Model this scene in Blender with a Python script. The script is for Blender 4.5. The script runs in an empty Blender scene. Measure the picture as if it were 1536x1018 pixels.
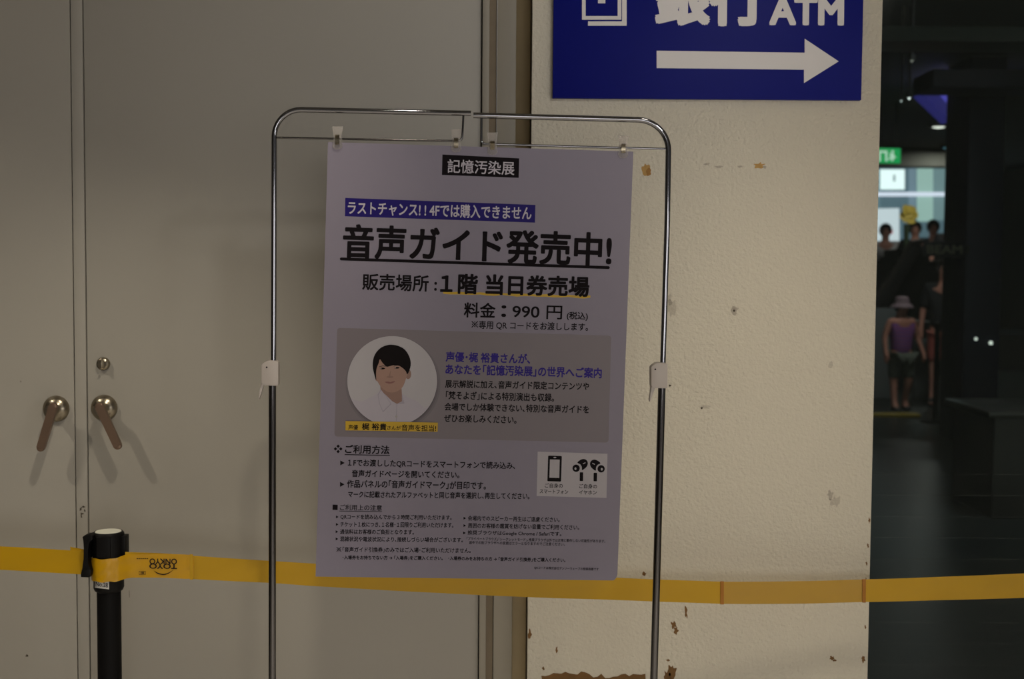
import bpy, bmesh, math, random
from mathutils import Vector, Matrix
from mathutils.geometry import tessellate_polygon

random.seed(4)
S = bpy.context.scene
COL = S.collection

# ------------------------------------------------------------------ camera
F = 1900.0                       # focal length in pixels of the 1536 px wide frame
CAM = Vector((0.0, 0.0, 1.48))
PITCH, ROLL = math.radians(3.1), 0.0070
cd = bpy.data.cameras.new('camera')
cam = bpy.data.objects.new('camera', cd)
COL.objects.link(cam)
RC = Matrix.Rotation(math.pi / 2 - PITCH, 3, 'X') @ Matrix.Rotation(ROLL, 3, 'Z')
cam.location = CAM
cam.rotation_euler = RC.to_euler()
cd.sensor_width = 36.0
cd.lens = F / 1536.0 * 36.0
cd.clip_start = 0.05
cd.clip_end = 200
cd.dof.use_dof = True
cd.dof.focus_distance = 2.48
cd.dof.aperture_fstop = 4.8
S.camera = cam

# ------------------------------------------------------------------ world, lights, exposure
S.view_settings.view_transform = 'Standard'
S.view_settings.look = 'None'
S.view_settings.gamma = 1.0
S.view_settings.use_curve_mapping = False
S.view_settings.exposure = 0.0

W = bpy.data.worlds.new('mall_ambience')
S.world = W
W.use_nodes = True
WN = W.node_tree
BG = WN.nodes['Background']
BG.inputs['Strength'].default_value = 0.16
# the lit hall around: light and dark noise added for streaks in the chrome
wt = WN.nodes.new('ShaderNodeTexCoord')
wm = WN.nodes.new('ShaderNodeMapping')
wm.inputs['Scale'].default_value = (3.2, 3.2, 0.7)
wz = WN.nodes.new('ShaderNodeTexNoise')
wz.inputs['Scale'].default_value = 1.6
wz.inputs['Detail'].default_value = 3
wr = WN.nodes.new('ShaderNodeValToRGB')
wr.color_ramp.elements[0].position = 0.40
wr.color_ramp.elements[0].color = (0.10, 0.095, 0.09, 1)
wr.color_ramp.elements[1].position = 0.62
wr.color_ramp.elements[1].color = (1.9, 1.8, 1.7, 1)
WN.links.new(wt.outputs['Generated'], wm.inputs['Vector'])
WN.links.new(wm.outputs['Vector'], wz.inputs['Vector'])
WN.links.new(wz.outputs['Fac'], wr.inputs['Fac'])
WN.links.new(wr.outputs['Color'], BG.inputs['Color'])


def aim(o, target):
    d = Vector(target) - o.location
    o.rotation_euler = d.to_track_quat('-Z', 'Y').to_euler()


def area(name, loc, size, power, col, target=None):
    l = bpy.data.lights.new(name, 'AREA')
    l.shape = 'DISK'
    l.size = size
    l.energy = power
    l.color = col
    o = bpy.data.objects.new(name, l)
    COL.objects.link(o)
    o.location = loc
    aim(o, target or (loc[0], loc[1] + 0.001, 0))
    return o


def spot(name, loc, target, power, angle, blend, col, radius=0.04):
    l = bpy.data.lights.new(name, 'SPOT')
    l.energy = power
    l.spot_size = math.radians(angle)
    l.spot_blend = blend
    l.shadow_soft_size = radius
    l.color = col
    o = bpy.data.objects.new(name, l)
    COL.objects.link(o)
    o.location = loc
    aim(o, target)
    return o


WARM = (1.0, 0.89, 0.72)
NEUT = (1.0, 0.965, 0.94)
COOL = (0.86, 0.88, 1.0)
# fill panels added behind the camera, lighting the walls with few visible shadows
for nm, x, w, pw in (('back_fill', 1.6, 2.2, 58), ('back_fill', 7.4, 2.2, 60), ('back_fill', -4.2, 1.0, 2)):
    o = area(nm, (x, -5.2, 1.35), 1.0, pw, NEUT, (x * 0.6, 2.9, 1.15))
    o.data.shape = 'RECTANGLE'
    o.data.size = w
    o.data.size_y = 1.5
# spots added so the pale floor bounces light up; cones miss the upper wall
for x, y, pw in ((-2.2, 1.0, 12), (-0.7, 1.0, 50), (0.8, 1.0, 125), (2.3, 1.0, 56), (-0.7, -1.4, 60), (1.6, -1.4, 60)):
    spot('floor_bounce_spot', (x, y, 3.04), (x, y, 0), pw * 2.2, 74, 0.35, NEUT, 0.08)
spot('pier_fill_spot', (0.85, 1.70, 3.0), (0.50, 2.85, 1.02), 78, 31, 1.0, WARM, 0.2)  # added to brighten the middle of the pier
spot('upper_fill_spot', (1.7, -0.6, 3.0), (-0.12, 2.93, 2.15), 110, 30, 1.0, NEUT, 0.15)  # added to lift the upper doors and the top of the pier
# two small adjustable downlights that throw the double shadows of the door levers
spot('downlight', (-0.20, 1.62, 3.0), (-1.02, 2.93, 0.40), 74, 40, 1.0, WARM)
spot('downlight', (-2.36, 1.62, 3.0), (-0.78, 2.93, 0.40), 72, 40, 1.0, WARM)


# ------------------------------------------------------------------ pixel -> place
def ray(px, py):
    return RC @ Vector(((px - 768.0) / F, -(py - 509.0) / F, -1.0))


class Plane:
    """a plane standing in the place; (px, py) of the photograph -> point on it"""
    def __init__(self, p, n):
        self.p, self.n = Vector(p), Vector(n).normalized()

    def __call__(self, px, py, off=0.0):
        d = ray(px, py)
        p = self.p + self.n * off
        t = (p - CAM).dot(self.n) / d.dot(self.n)
        return CAM + d * t


def wallp(y):
    return Plane((0, y, 0), (0, -1, 0))


YPIER, YDOOR = 2.85, 2.93
PIER, DOOR = wallp(YPIER), wallp(YDOOR)
YAW = 0.05
STAND = Plane((-0.08, 2.46, 0), (YAW, -1, 0))


# ------------------------------------------------------------------ materials
def srgb(c):
    out = []
    for v in c:
        v = v / 255.0
        out.append(v / 12.92 if v <= 0.04045 else ((v + 0.055) / 1.055) ** 2.4)
    return (out[0], out[1], out[2], 1.0)


MATS = {}


def mat(name, rgb, rough=0.6, metal=0.0, var=0.05, scale=8.0, bump=0.0, bscale=100.0, coat=0.0,
        emit=None, estr=1.0, spec=0.4, trans=0.0, sub=0.0):
    if name in MATS:
        return MATS[name]
    m = bpy.data.materials.new(name)
    m.use_nodes = True
    nt = m.node_tree
    b = nt.nodes['Principled BSDF']
    b.inputs['Roughness'].default_value = rough
    b.inputs['Metallic'].default_value = metal
    b.inputs['Specular IOR Level'].default_value = spec
    b.inputs['Coat Weight'].default_value = coat
    b.inputs['Transmission Weight'].default_value = trans
    c = srgb(rgb)
    tc = nt.nodes.new('ShaderNodeTexCoord')
    nz = nt.nodes.new('ShaderNodeTexNoise')
    nz.inputs['Scale'].default_value = scale
    nz.inputs['Detail'].default_value = 4
    nt.links.new(tc.outputs['Object'], nz.inputs['Vector'])
    mx = nt.nodes.new('ShaderNodeMix')
    mx.data_type = 'RGBA'
    mx.inputs['A'].default_value = tuple(v * (1 - var) for v in c[:3]) + (1,)
    mx.inputs['B'].default_value = tuple(min(1, v * (1 + var)) for v in c[:3]) + (1,)
    nt.links.new(nz.outputs['Fac'], mx.inputs['Factor'])
    nt.links.new(mx.outputs['Result'], b.inputs['Base Color'])
    if bump:
        n2 = nt.nodes.new('ShaderNodeTexNoise')
        n2.inputs['Scale'].default_value = bscale
        n2.inputs['Detail'].default_value = 3
        nt.links.new(tc.outputs['Object'], n2.inputs['Vector'])
        bp = nt.nodes.new('ShaderNodeBump')
        bp.inputs['Strength'].default_value = bump
        bp.inputs['Distance'].default_value = 0.004
        nt.links.new(n2.outputs['Fac'], bp.inputs['Height'])
        nt.links.new(bp.outputs['Normal'], b.inputs['Normal'])
    if emit:
        b.inputs['Emission Color'].default_value = srgb(emit)
        b.inputs['Emission Strength'].default_value = estr
    MATS[name] = m
    return m


def clear_mat(name, rgb, alpha_t, rough=0.08, stripes=False, base=None):
    """see-through plastic or glass: mostly transparent, with a glossy skin"""
    if name in MATS:
        return MATS[name]
    m = bpy.data.materials.new(name)
    m.use_nodes = True
    nt = m.node_tree
    out = nt.nodes['Material Output']
    nt.nodes.remove(nt.nodes['Principled BSDF'])
    tr = nt.nodes.new('ShaderNodeBsdfTransparent')
    tr.inputs['Color'].default_value = srgb(rgb)
    pr = nt.nodes.new('ShaderNodeBsdfPrincipled')
    pr.inputs['Base Color'].default_value = srgb(base or rgb)
    pr.inputs['Roughness'].default_value = rough
    mix = nt.nodes.new('ShaderNodeMixShader')
    lw = nt.nodes.new('ShaderNodeLayerWeight')
    lw.inputs['Blend'].default_value = 0.35
    ma = nt.nodes.new('ShaderNodeMath')
    ma.operation = 'MULTIPLY_ADD'
    ma.use_clamp = True
    ma.inputs[1].default_value = 0.6
    ma.inputs[2].default_value = 1 - alpha_t
    nt.links.new(lw.outputs['Facing'], ma.inputs[0])
    fac = ma.outputs[0]
    if stripes:
        tc = nt.nodes.new('ShaderNodeTexCoord')
        sp = nt.nodes.new('ShaderNodeSeparateXYZ')
        nt.links.new(tc.outputs['Object'], sp.inputs[0])
        mo = nt.nodes.new('ShaderNodeMath')
        mo.operation = 'FLOORED_MODULO'
        mo.inputs[1].default_value = 0.0505
        nt.links.new(sp.outputs['Z'], mo.inputs[0])
        lt = nt.nodes.new('ShaderNodeMath')
        lt.operation = 'LESS_THAN'
        lt.inputs[1].default_value = 0.0025
        nt.links.new(mo.outputs[0], lt.inputs[0])
        lo = nt.nodes.new('ShaderNodeMath')
        lo.operation = 'LESS_THAN'
        lo.inputs[1].default_value = 1.06
        nt.links.new(sp.outputs['Z'], lo.inputs[0])
        bo = nt.nodes.new('ShaderNodeMath')
        bo.operation = 'MULTIPLY'
        nt.links.new(lt.outputs[0], bo.inputs[0])
        nt.links.new(lo.outputs[0], bo.inputs[1])
        lt = bo
        sc = nt.nodes.new('ShaderNodeMath')
        sc.operation = 'MULTIPLY_ADD'
        sc.inputs[1].default_value = 0.07
        nt.links.new(lt.outputs[0], sc.inputs[0])
        nt.links.new(fac, sc.inputs[2])
        fac = sc.outputs[0]
    nt.links.new(fac, mix.inputs[0])
    nt.links.new(tr.outputs[0], mix.inputs[1])
    nt.links.new(pr.outputs[0], mix.inputs[2])
    nt.links.new(mix.outputs[0], out.inputs['Surface'])
    MATS[name] = m
    return m


# ------------------------------------------------------------------ mesh builder
class MB:
    def __init__(self):
        self.bm = bmesh.new()

    def box(self, x0, x1, y0, y1, z0, z1, bevel=0.0):
        b = bmesh.new()
        bmesh.ops.create_cube(b, size=1)
        for v in b.verts:
            v.co = Vector(((x0 + x1) / 2 + v.co.x * (x1 - x0), (y0 + y1) / 2 + v.co.y * (y1 - y0),
                           (z0 + z1) / 2 + v.co.z * (z1 - z0)))
        if bevel:
            bmesh.ops.bevel(b, geom=b.edges[:], offset=bevel, segments=2, affect='EDGES', profile=0.5)
        return self.add(b)

    def add(self, b, mtx=None):
        if mtx is not None:
            bmesh.ops.transform(b, matrix=mtx, verts=b.verts[:])
        me = bpy.data.meshes.new('tmp')
        b.to_mesh(me)
        b.free()
        self.bm.from_mesh(me)
        bpy.data.meshes.remove(me)
        return self

    def prism(self, front, back, bevel=0.0):
        """two matching outlines (3D points) joined into a solid"""
        b = bmesh.new()
        a = [b.verts.new(p) for p in front]
        c = [b.verts.new(p) for p in back]
        n = len(a)
        if n > 4 and not bevel:
            for t in tessellate_polygon([[Vector(p) for p in front]]):
                b.faces.new([a[i] for i in t])
                b.faces.new([c[i] for i in reversed(t)])
        else:
            f1 = b.faces.new(a)
            f2 = b.faces.new(list(reversed(c)))
        for i in range(n):
            j = (i + 1) % n
            b.faces.new((a[j], a[i], c[i], c[j]))
        if bevel:
            bmesh.ops.bevel(b, geom=list(set(f1.edges[:] + f2.edges[:])), offset=bevel, segments=2,
                            affect='EDGES', profile=0.5)
        bmesh.ops.triangulate(b, faces=[f for f in b.faces if len(f.verts) > 4])
        bmesh.ops.recalc_face_normals(b, faces=b.faces[:])
        return self.add(b)

    def slab(self, plane, pts, off, thick, bevel=0.0):
        """outline in photo pixels on a plane: front at off, going back by thick"""
        fr = [plane(x, y, off) for x, y in pts]
        bk = [p - plane.n * thick for p in fr]
        return self.prism(fr, bk, bevel)

    def sheet(self, pts3):
        b = bmesh.new()
        vv = [b.verts.new(p) for p in pts3]
        for t in tessellate_polygon([[Vector(p) for p in pts3]]):
            b.faces.new([vv[i] for i in t])
        return self.add(b)

    def tube(self, path, r, seg=16, cap=True):
        path = [Vector(p) for p in path]
        n = len(path)
        rs = r if isinstance(r, (list, tuple)) else [r] * n
        b = bmesh.new()
        rings = []
        t0 = (path[1] - path[0]).normalized()
        u = t0.orthogonal().normalized()
        for i in range(n):
            if i == 0:
                t = t0
            elif i == n - 1:
                t = (path[-1] - path[-2]).normalized()
            else:
                t = ((path[i + 1] - path[i]).normalized() + (path[i] - path[i - 1]).normalized()).normalized()
            u = (u - t * u.dot(t)).normalized()
            w = t.cross(u)
            rings.append([b.verts.new(path[i] + (u * math.cos(2 * math.pi * k / seg) + w * math.sin(2 * math.pi * k / seg)) * rs[i])
                          for k in range(seg)])
        for i in range(n - 1):
            for k in range(seg):
                j = (k + 1) % seg
                b.faces.new((rings[i][k], rings[i][j], rings[i + 1][j], rings[i + 1][k]))
        if cap:
            b.faces.new(list(reversed(rings[0])))
            b.faces.new(rings[-1])
        bmesh.ops.recalc_face_normals(b, faces=b.faces[:])
        return self.add(b)

    def lathe(self, prof, origin, axis=(0, 0, 1), seg=40):
        """profile (radius, height) turned about an axis"""
        ax = Vector(axis).normalized()
        u = ax.orthogonal().normalized()
        w = ax.cross(u)
        o = Vector(origin)
        b = bmesh.new()
        rings = []
        for r, h in prof:
            if r < 1e-6:
                rings.append([b.verts.new(o + ax * h)])
            else:
                rings.append([b.verts.new(o + ax * h + (u * math.cos(2 * math.pi * k / seg) + w * math.sin(2 * math.pi * k / seg)) * r)
                              for k in range(seg)])
        for i in range(len(rings) - 1):
            A, B = rings[i], rings[i + 1]
            for k in range(seg):
                j = (k + 1) % seg
                if len(A) == 1 and len(B) == 1:
                    continue
                if len(A) == 1:
                    b.faces.new((A[0], B[j], B[k]))
                elif len(B) == 1:
                    b.faces.new((A[k], A[j], B[0]))
                else:
                    b.faces.new((A[k], A[j], B[j], B[k]))
        bmesh.ops.recalc_face_normals(b, faces=b.faces[:])
        return self.add(b)

    def build(self, name, m, parent=None, smooth=True):
        me = bpy.data.meshes.new(name)
        self.bm.to_mesh(me)
        self.bm.free()
        if smooth:
            for p in me.polygons:
                p.use_smooth = True
            me.set_sharp_from_angle(angle=math.radians(35))
        o = bpy.data.objects.new(name, me)
        COL.objects.link(o)
        if m is not None:
            me.materials.append(m)
        if parent is not None:
            o.parent = parent
            o.matrix_parent_inverse = parent_inv(parent)
        return o


def world_of(p):
    basis = Matrix.Translation(p.location) @ p.rotation_euler.to_matrix().to_4x4()
    if p.parent is None:
        return basis
    return world_of(p.parent) @ p.matrix_parent_inverse @ basis


def parent_inv(p):
    return world_of(p).inverted()


def tag(o, label=None, cat=None, group=None, kind=None):
    if label:
        o['label'] = label
    if cat:
        o['category'] = cat
    if group:
        o['group'] = group
    if kind:
        o['kind'] = kind
    return o


def empty(name, loc, label, cat, group=None):
    o = bpy.data.objects.new(name, None)
    COL.objects.link(o)
    o.location = loc
    o.empty_display_size = 0.05
    return tag(o, label, cat, group)


def smooth_loop(pts, n=5, closed=True):
    out = []
    N = len(pts)
    for i in range(N if closed else N - 1):
        p0, p1, p2, p3 = (pts[(i - 1) % N], pts[i], pts[(i + 1) % N], pts[(i + 2) % N])
        if not closed:
            p0 = pts[max(i - 1, 0)]
            p3 = pts[min(i + 2, N - 1)]
        for k in range(n):
            t = k / n
            out.append(tuple(0.5 * (2 * p1[d] + (p2[d] - p0[d]) * t + (2 * p0[d] - 5 * p1[d] + 4 * p2[d] - p3[d]) * t * t
                                    + (3 * p1[d] - p0[d] - 3 * p2[d] + p3[d]) * t ** 3) for d in range(len(p1))))
    if not closed:
        out.append(tuple(pts[-1]))
    return out


def circ(cx, cy, r, n=48, ry=None):
    ry = ry or r
    return [(cx + r * math.cos(2 * math.pi * k / n), cy + ry * math.sin(2 * math.pi * k / n)) for k in range(n)]


def round_quad(q, r, n=6):
    """quad in pixels with rounded corners"""
    out = []
    for i in range(4):
        a, b, c = Vector(q[i - 1]), Vector(q[i]), Vector(q[(i + 1) % 4])
        p, s = b + (a - b).normalized() * r, b + (c - b).normalized() * r
        for k in range(n + 1):
            t = k / n
            out.append(tuple(p * (1 - t) ** 2 + b * 2 * t * (1 - t) + s * t * t))
    return out


TEXT_CACHE = {}
HALF = str.maketrans('「」、。・', '｢｣､｡･')


def glyphs(body, res=4):
    key = (body, res)
    if key in TEXT_CACHE:
        return TEXT_CACHE[key]
    c = bpy.data.curves.new('lettering', 'FONT')
    c.body = body
    c.resolution_u = res
    o = bpy.data.objects.new('lettering', c)
    COL.objects.link(o)
    dg = bpy.context.evaluated_depsgraph_get()
    dg.update()
    me = bpy.data.meshes.new_from_object(o.evaluated_get(dg))
    vs = [tuple(v.co[:2]) for v in me.vertices]
    fs = [tuple(p.vertices) for p in me.polygons]
    bpy.data.objects.remove(o)
    bpy.data.curves.remove(c)
    bpy.data.meshes.remove(me)
    TEXT_CACHE[key] = (vs, fs)
    return vs, fs


def letter(name, body, a, b, plane, off, m, parent, bold=0.0, hpx=None, res=3, flip=False, up=None):
    """lettering printed on a plane between pixel a (left, mid-height) and b (right, mid-height)"""
    vs, fs = glyphs(body, res)
    x0, x1 = min(v[0] for v in vs), max(v[0] for v in vs)
    y0, y1 = min(v[1] for v in vs), max(v[1] for v in vs)
    A, B = Vector(a), Vector(b)
    L = (B - A).length
    ux = (B - A) / (x1 - x0)
    s = ux.length
    sy = s if hpx is None else hpx / (y1 - y0)
    upv = Vector(up).normalized() if up else Vector((0.033, -1.0)).normalized()
    if flip:
        upv = -upv
    shifts = [(0, 0)]
    if bold:
        q = bold * 0.85
        shifts += [(q, q), (-q, q), (q, -q), (-q, -q)]
        if bold > 0.018:
            shifts += [(bold, 0), (-bold, 0), (0, bold), (0, -bold)]
    bm = bmesh.new()
    yc = (y0 + y1) / 2
    for si, (dx, dy) in enumerate(shifts):
        vv = []
        for x, y in vs:
            p = A + ux * (x - x0 + dx) + upv * ((y - yc + dy) * sy)
            vv.append(bm.verts.new(plane(p.x, p.y, off + si * 0.00002)))
        for f in fs:
            try:
                bm.faces.new([vv[i] for i in f])
            except ValueError:
                pass
    mb = MB()
    mb.bm.free()
    mb.bm = bm
    bm.normal_update()
    return mb.build(name, m, parent, smooth=False)


# ------------------------------------------------------------------ palette
M_DOOR = mat('grey_door_paint', (161, 157, 148), 0.5, var=0.03, scale=2.0, bump=0.05, bscale=60)
M_FRAME = mat('grey_frame_paint', (150, 144, 131), 0.5, var=0.05, scale=5)
M_GROOVE = mat('dark_frame_recess', (122, 110, 92), 0.8, var=0.15, scale=20)  # darker than the frame boards
M_BEIGE = mat('beige_sealant', (160, 144, 112), 0.7, var=0.12, scale=20)
M_SEAM = mat('dark_seam', (52, 48, 42), 0.9)
M_PLASTER = mat('cream_plaster', (206, 200, 184), 0.85, var=0.035, scale=3.0, bump=0.9, bscale=150, spec=0.2)
M_CHIP = mat('bare_brown_board', (112, 82, 46), 0.9, var=0.3, scale=60)
M_TAN = mat('tan_glue_residue', (178, 142, 84), 0.8, var=0.25, scale=80)
M_DARKMARK = mat('dark_scuff', (72, 64, 54), 0.9, var=0.2, scale=80)
M_FLOOR = mat('dark_polished_floor', (38, 43, 41), 0.34, var=0.12, scale=1.2, spec=0.06)
M_STONE = mat('pale_stone_floor', (205, 196, 180), 0.45, var=0.06, scale=3)
M_CEIL = mat('pale_ceiling', (150, 146, 138), 0.9)
M_BLOCK = mat('light_block_grey', (96, 90, 82), 0.9)
M_CHROME = mat('chrome', (128, 128, 132), 0.07, 1.0, var=0.02)
M_CHROME2 = mat('worn_chrome', (98, 96, 96), 0.12, 1.0, var=0.04, scale=30)
M_NICKEL = mat('brushed_nickel', (150, 141, 124), 0.28, 1.0, var=0.06, scale=40)
M_LEVER = mat('reflection_brown_lever', (130, 108, 92), 0.38, 0.7, var=0.08, scale=30)  # brown of a reflection put into the lever's own colour
M_WHITEP = mat('white_plastic', (178, 170, 165), 0.4, var=0.02)
M_BLACKP = mat('black_plastic', (13, 12, 12), 0.5, var=0.1, spec=0.15)
M_BLACKT = mat('black_powder_coat', (11, 10, 10), 0.6, var=0.1, spec=0.12)
M_CAP = mat('white_cap', (222, 222, 208), 0.5)
M_LABEL = mat('white_label', (190, 188, 182), 0.6)
M_INK = mat('black_ink', (20, 16, 19), 0.7, var=0.02, spec=0.08)
M_INK2 = mat('grey_black_ink', (34, 29, 33), 0.7, var=0.02, spec=0.08)
M_PAPER = mat('lavender_grey_paper', (125, 119, 133), 0.5, var=0.012, scale=2.2, spec=0.35)
M_PANEL = mat('printed_grey_panel', (111, 103, 108), 0.42, var=0.03, scale=3, spec=0.35)
M_WHITEPR = mat('printed_white', (160, 155, 160), 0.42, var=0.015, spec=0.35)
M_BLUEPR = mat('printed_indigo', (32, 22, 98), 0.5, var=0.03, spec=0.12)
M_PURPLE = mat('printed_violet_text', (46, 34, 118), 0.5, var=0.02, spec=0.12)
M_LETTERW = mat('printed_pale_letters', (176, 170, 180), 0.45, var=0.02)
M_YELLOWPR = mat('printed_yellow', (180, 146, 14), 0.45, var=0.03)
M_HALO = mat('printed_dark_halo', (90, 82, 88), 0.42, var=0.02)
M_HALO2 = mat('printed_mid_halo', (101, 94, 99), 0.42, var=0.02)
M_SIGN = mat('blue_sign_face', (12, 20, 114), 0.45, var=0.05, scale=1.5, spec=0.12)
M_SIGNEDGE = mat('sign_edge', (150, 148, 150), 0.5)
M_SIGNW = mat('sign_white', (222, 218, 216), 0.4, var=0.02)
M_STRAP = mat('yellow_strap', (184, 143, 0), 0.46, var=0.06, scale=14, spec=0.35)
M_TAPE = clear_mat('pale_amber_tape', (205, 165, 60), 0.36, 0.4)
M_WRAP = mat('amber_wrap_tape', (190, 144, 14), 0.28, var=0.10, scale=18, bump=0.35, bscale=26)
M_SEAMY = mat('orange_tape_seam', (158, 100, 4), 0.5, var=0.1)
M_CLEAR = clear_mat('clear_plastic', (244, 242, 240), 0.91, 0.15)
M_STEEL = mat('spring_steel', (150, 140, 120), 0.22, 1.0)

# ------------------------------------------------------------------ the setting
xp0 = PIER(795, 509).x
xp1 = PIER(1312.5, 509).x
mb = MB()
mb.box(-5.0, 9.0, -7.0, 2.92, -0.1, 0.0)
tag(mb.build('floor', M_STONE), kind='structure')
mb = MB()
mb.box(-5.0, 9.0, 2.92, 24.0, -0.1, 0.0)
tag(mb.build('floor_mall', M_FLOOR), kind='structure')
mb = MB()
mb.box(-5.0, 9.0, -7.0, 3.2, 3.08, 3.2)
tag(mb.build('ceiling', M_CEIL), kind='structure')
mb = MB()
mb.box(-2.85, -2.75, -3.0, 2.975, 0, 3.08)
tag(mb.build('light_block_left', M_BLOCK), kind='structure')  # unseen slab added to block light from the left

# plastered pier with its chips and stains
mb = MB()
mb.box(xp0, xp1, YPIER, YPIER + 0.32, 0, 3.08)
pier = tag(mb.build('wall_pier', M_PLASTER), kind='structure')


def blotch(name, cx, cy, rx, ry, m, rough=0.35, n=14, off=0.0006, plane=PIER, parent=None, seed=0):
    rnd = random.Random(seed or int(cx * 7 + cy))
    pts = []
    for k in range(n):
        a = 2 * math.pi * k / n
        q = 1 + rnd.uniform(-rough, rough)
        pts.append((cx + rx * q * math.cos(a), cy + ry * q * math.sin(a)))
    return MB().slab(plane, smooth_loop(pts, 3), off, off + 0.0003).build(name, m, parent or pier, smooth=False)


def scuff(rgb, alpha):
    nm = 'scuff_%d_%d' % (rgb[0], int(alpha * 100))
    if nm in MATS:
        return MATS[nm]
    m = bpy.data.materials.new(nm)
    m.use_nodes = True
    nt = m.node_tree
    b = nt.nodes['Principled BSDF']
    b.inputs['Base Color'].default_value = srgb(rgb)
    b.inputs['Roughness'].default_value = 0.9
    nz = nt.nodes.new('ShaderNodeTexNoise')
    nz.inputs['Scale'].default_value = 90
    ml = nt.nodes.new('ShaderNodeMath')
    ml.operation = 'MULTIPLY'
    ml.inputs[1].default_value = alpha * 1.1
    nt.links.new(nz.outputs['Fac'], ml.inputs[0])
    nt.links.new(ml.outputs[0], b.inputs['Alpha'])
    MATS[nm] = m
    return m


M_SC = scuff((120, 108, 96), 0.35)
M_SC2 = scuff((124, 106, 100), 0.5)
blotch('glue_residue', 969, 254, 6, 8, M_TAN, 0.3)
blotch('glue_residue', 973, 258, 3.4, 6, mat('brown_glue', (150, 110, 58), 0.8, var=0.2, scale=80), 0.25, off=0.0011)
for (x, y, rx, ry) in ((1139, 248, 8, 4), (1147, 251, 2, 2), (1110, 250, 3, 1.5), (1060, 246, 4, 1.5), (1078, 250, 6, 1.5)):
    blotch('glue_residue', x, y, rx, ry, M_TAN if rx > 3 and ry > 2 else M_SC2, 0.4)
for (x, y, rx, ry, m) in ((1101, 466, 6, 6, M_SC2), (1101, 466, 1.6, 1.6, M_DARKMARK), (1007, 462, 6, 11, M_SC), (1004, 450, 4, 8, M_SC),
                          (1253, 752, 8, 7, M_SC), (1246, 742, 4, 6, M_SC2), (1058, 610, 8, 3, M_SC), (1246, 548, 3, 5, M_SC),
                          (1053, 612, 1.6, 1.8, M_DARKMARK), (1005, 578, 1.6, 1.6, M_DARKMARK)):
    blotch('scuff_mark', x, y, rx, ry, m, 0.4, off=0.0011 if rx < 5 else 0.0006)
for (x, y, rx, ry) in ((1029, 919, 2, 8), (1010, 937, 4, 5), (1014, 945, 3.5, 6), (966, 860, 2.5, 3), (1002, 990, 3, 1.4),
                       (1008, 1008, 6, 11), (1001, 1014, 5, 8), (1248, 987, 4, 3.2), (1252, 990, 2, 2), (1295, 989, 2.4, 4),
                       (835, 975, 1.6, 5), (815, 1002, 2, 3), (795, 951, 2.5, 7), (1299, 872, 1.4, 4), (1300, 845, 1.3, 3),
                       (1302, 818, 1.2, 3), (1304, 780, 1.2, 4), (1298, 940, 1.2, 3)):
    blotch('paint_chip', x, y, rx, ry, M_CHIP, 0.45)
# the long strip of bare board along the bottom of the plaster
rnd = random.Random(11)
top = [(812 + k * 6.0, 1013 + rnd.uniform(-4, 3) - (3 if 820 < 812 + k * 6 < 880 else -1)) for k in range(27)]
poly = top + [(970 - k * 8, 1046 + rnd.uniform(-6, 7)) for k in range(20)]
MB().slab(PIER, poly, 0.0006, 0.0009).build('paint_chip', M_CHIP, pier, smooth=False)


def xd(px, py=509, y=YDOOR):
    return wallp(y)(px, py).x


x_seam0, x_seam1 = xd(109.5), xd(129.5)
x_edge = xd(719.5)
# doors: left leaf (goes out of the picture), right leaf, astragal strip on the meeting edge
mb = MB()
mb.box(x_seam0 - 0.90, x_seam0 + 0.001, YDOOR, YDOOR + 0.045, 0.008, 3.0)
door_a = tag(mb.build('door_1', M_DOOR), kind='structure')
mb = MB()
mb.box(x_seam1 + 0.0016, x_edge, YDOOR, YDOOR + 0.045, 0.008, 3.0, 0.0015)
door_b = tag(mb.build('door_2', M_DOOR), kind='structure')
mb = MB()
mb.box(x_seam0 + 0.0035, x_seam1 - 0.0012, YDOOR - 0.001, YDOOR + 0.04, 0.008, 3.0, 0.0012)
mb.build('meeting_strip', M_DOOR, door_b)
mb = MB()
mb.box(x_seam0 - 0.03, x_seam1 + 0.03, YDOOR + 0.046, YDOOR + 0.06, 0.0, 3.0)
tag(mb.build('trim_1', M_SEAM), kind='structure')
for (x, y, rx, ry) in ((121, 763, 1.2, 3), (125, 760, 2, 1.5), (123, 770, 2.2, 1.2), (122, 774, 1, 2.6), (127, 766, 1, 2)):
    blotch('scuff_mark', x, y, rx, ry, M_DARKMARK, 0.5, 8, 0.0022, DOOR, door_b)
blotch('scuff_mark', 40, 983, 1.8, 1.6, M_DARKMARK, 0.3, 8, 0.0006, DOOR, door_a)
blotch('scuff_mark', 31, 572, 1.2, 1.4, M_SC2, 0.3, 8, 0.0006, DOOR, door_a)
blotch('scuff_mark', 194, 890, 0.8, 5, M_SC2, 0.3, 8, 0.0006, DOOR, door_b)
# door frame right of the leaf
mb = MB()
mb.box(x_edge + 0.003, xd(731.5), YDOOR - 0.012, YDOOR + 0.06, 0, 3.08, 0.001)
fr = tag(mb.build('trim_2', M_FRAME), kind='structure')
mb = MB()
mb.box(xd(731.5), xd(742), YDOOR - 0.006, YDOOR + 0.06, 0, 3.08)
mb.build('frame_groove', M_GROOVE, fr)
mb = MB()
mb.box(xd(743), xd(771), YDOOR - 0.012, YDOOR + 0.06, 0, 3.08, 0.001)
mb.build('frame_board', M_FRAME, fr)
mb = MB()
mb.box(xd(771), xd(792), YDOOR - 0.004, YDOOR + 0.06, 0, 3.08)
mb.build('sealant_strip', M_BEIGE, fr)
mb = MB()
mb.box(xd(785), xp0 + 0.02, YDOOR + 0.008, YDOOR + 0.07, 0, 3.08)
mb.build('shadow_gap', M_GROOVE, fr)  # shade beside the pier put into the gap's darker colour
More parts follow.
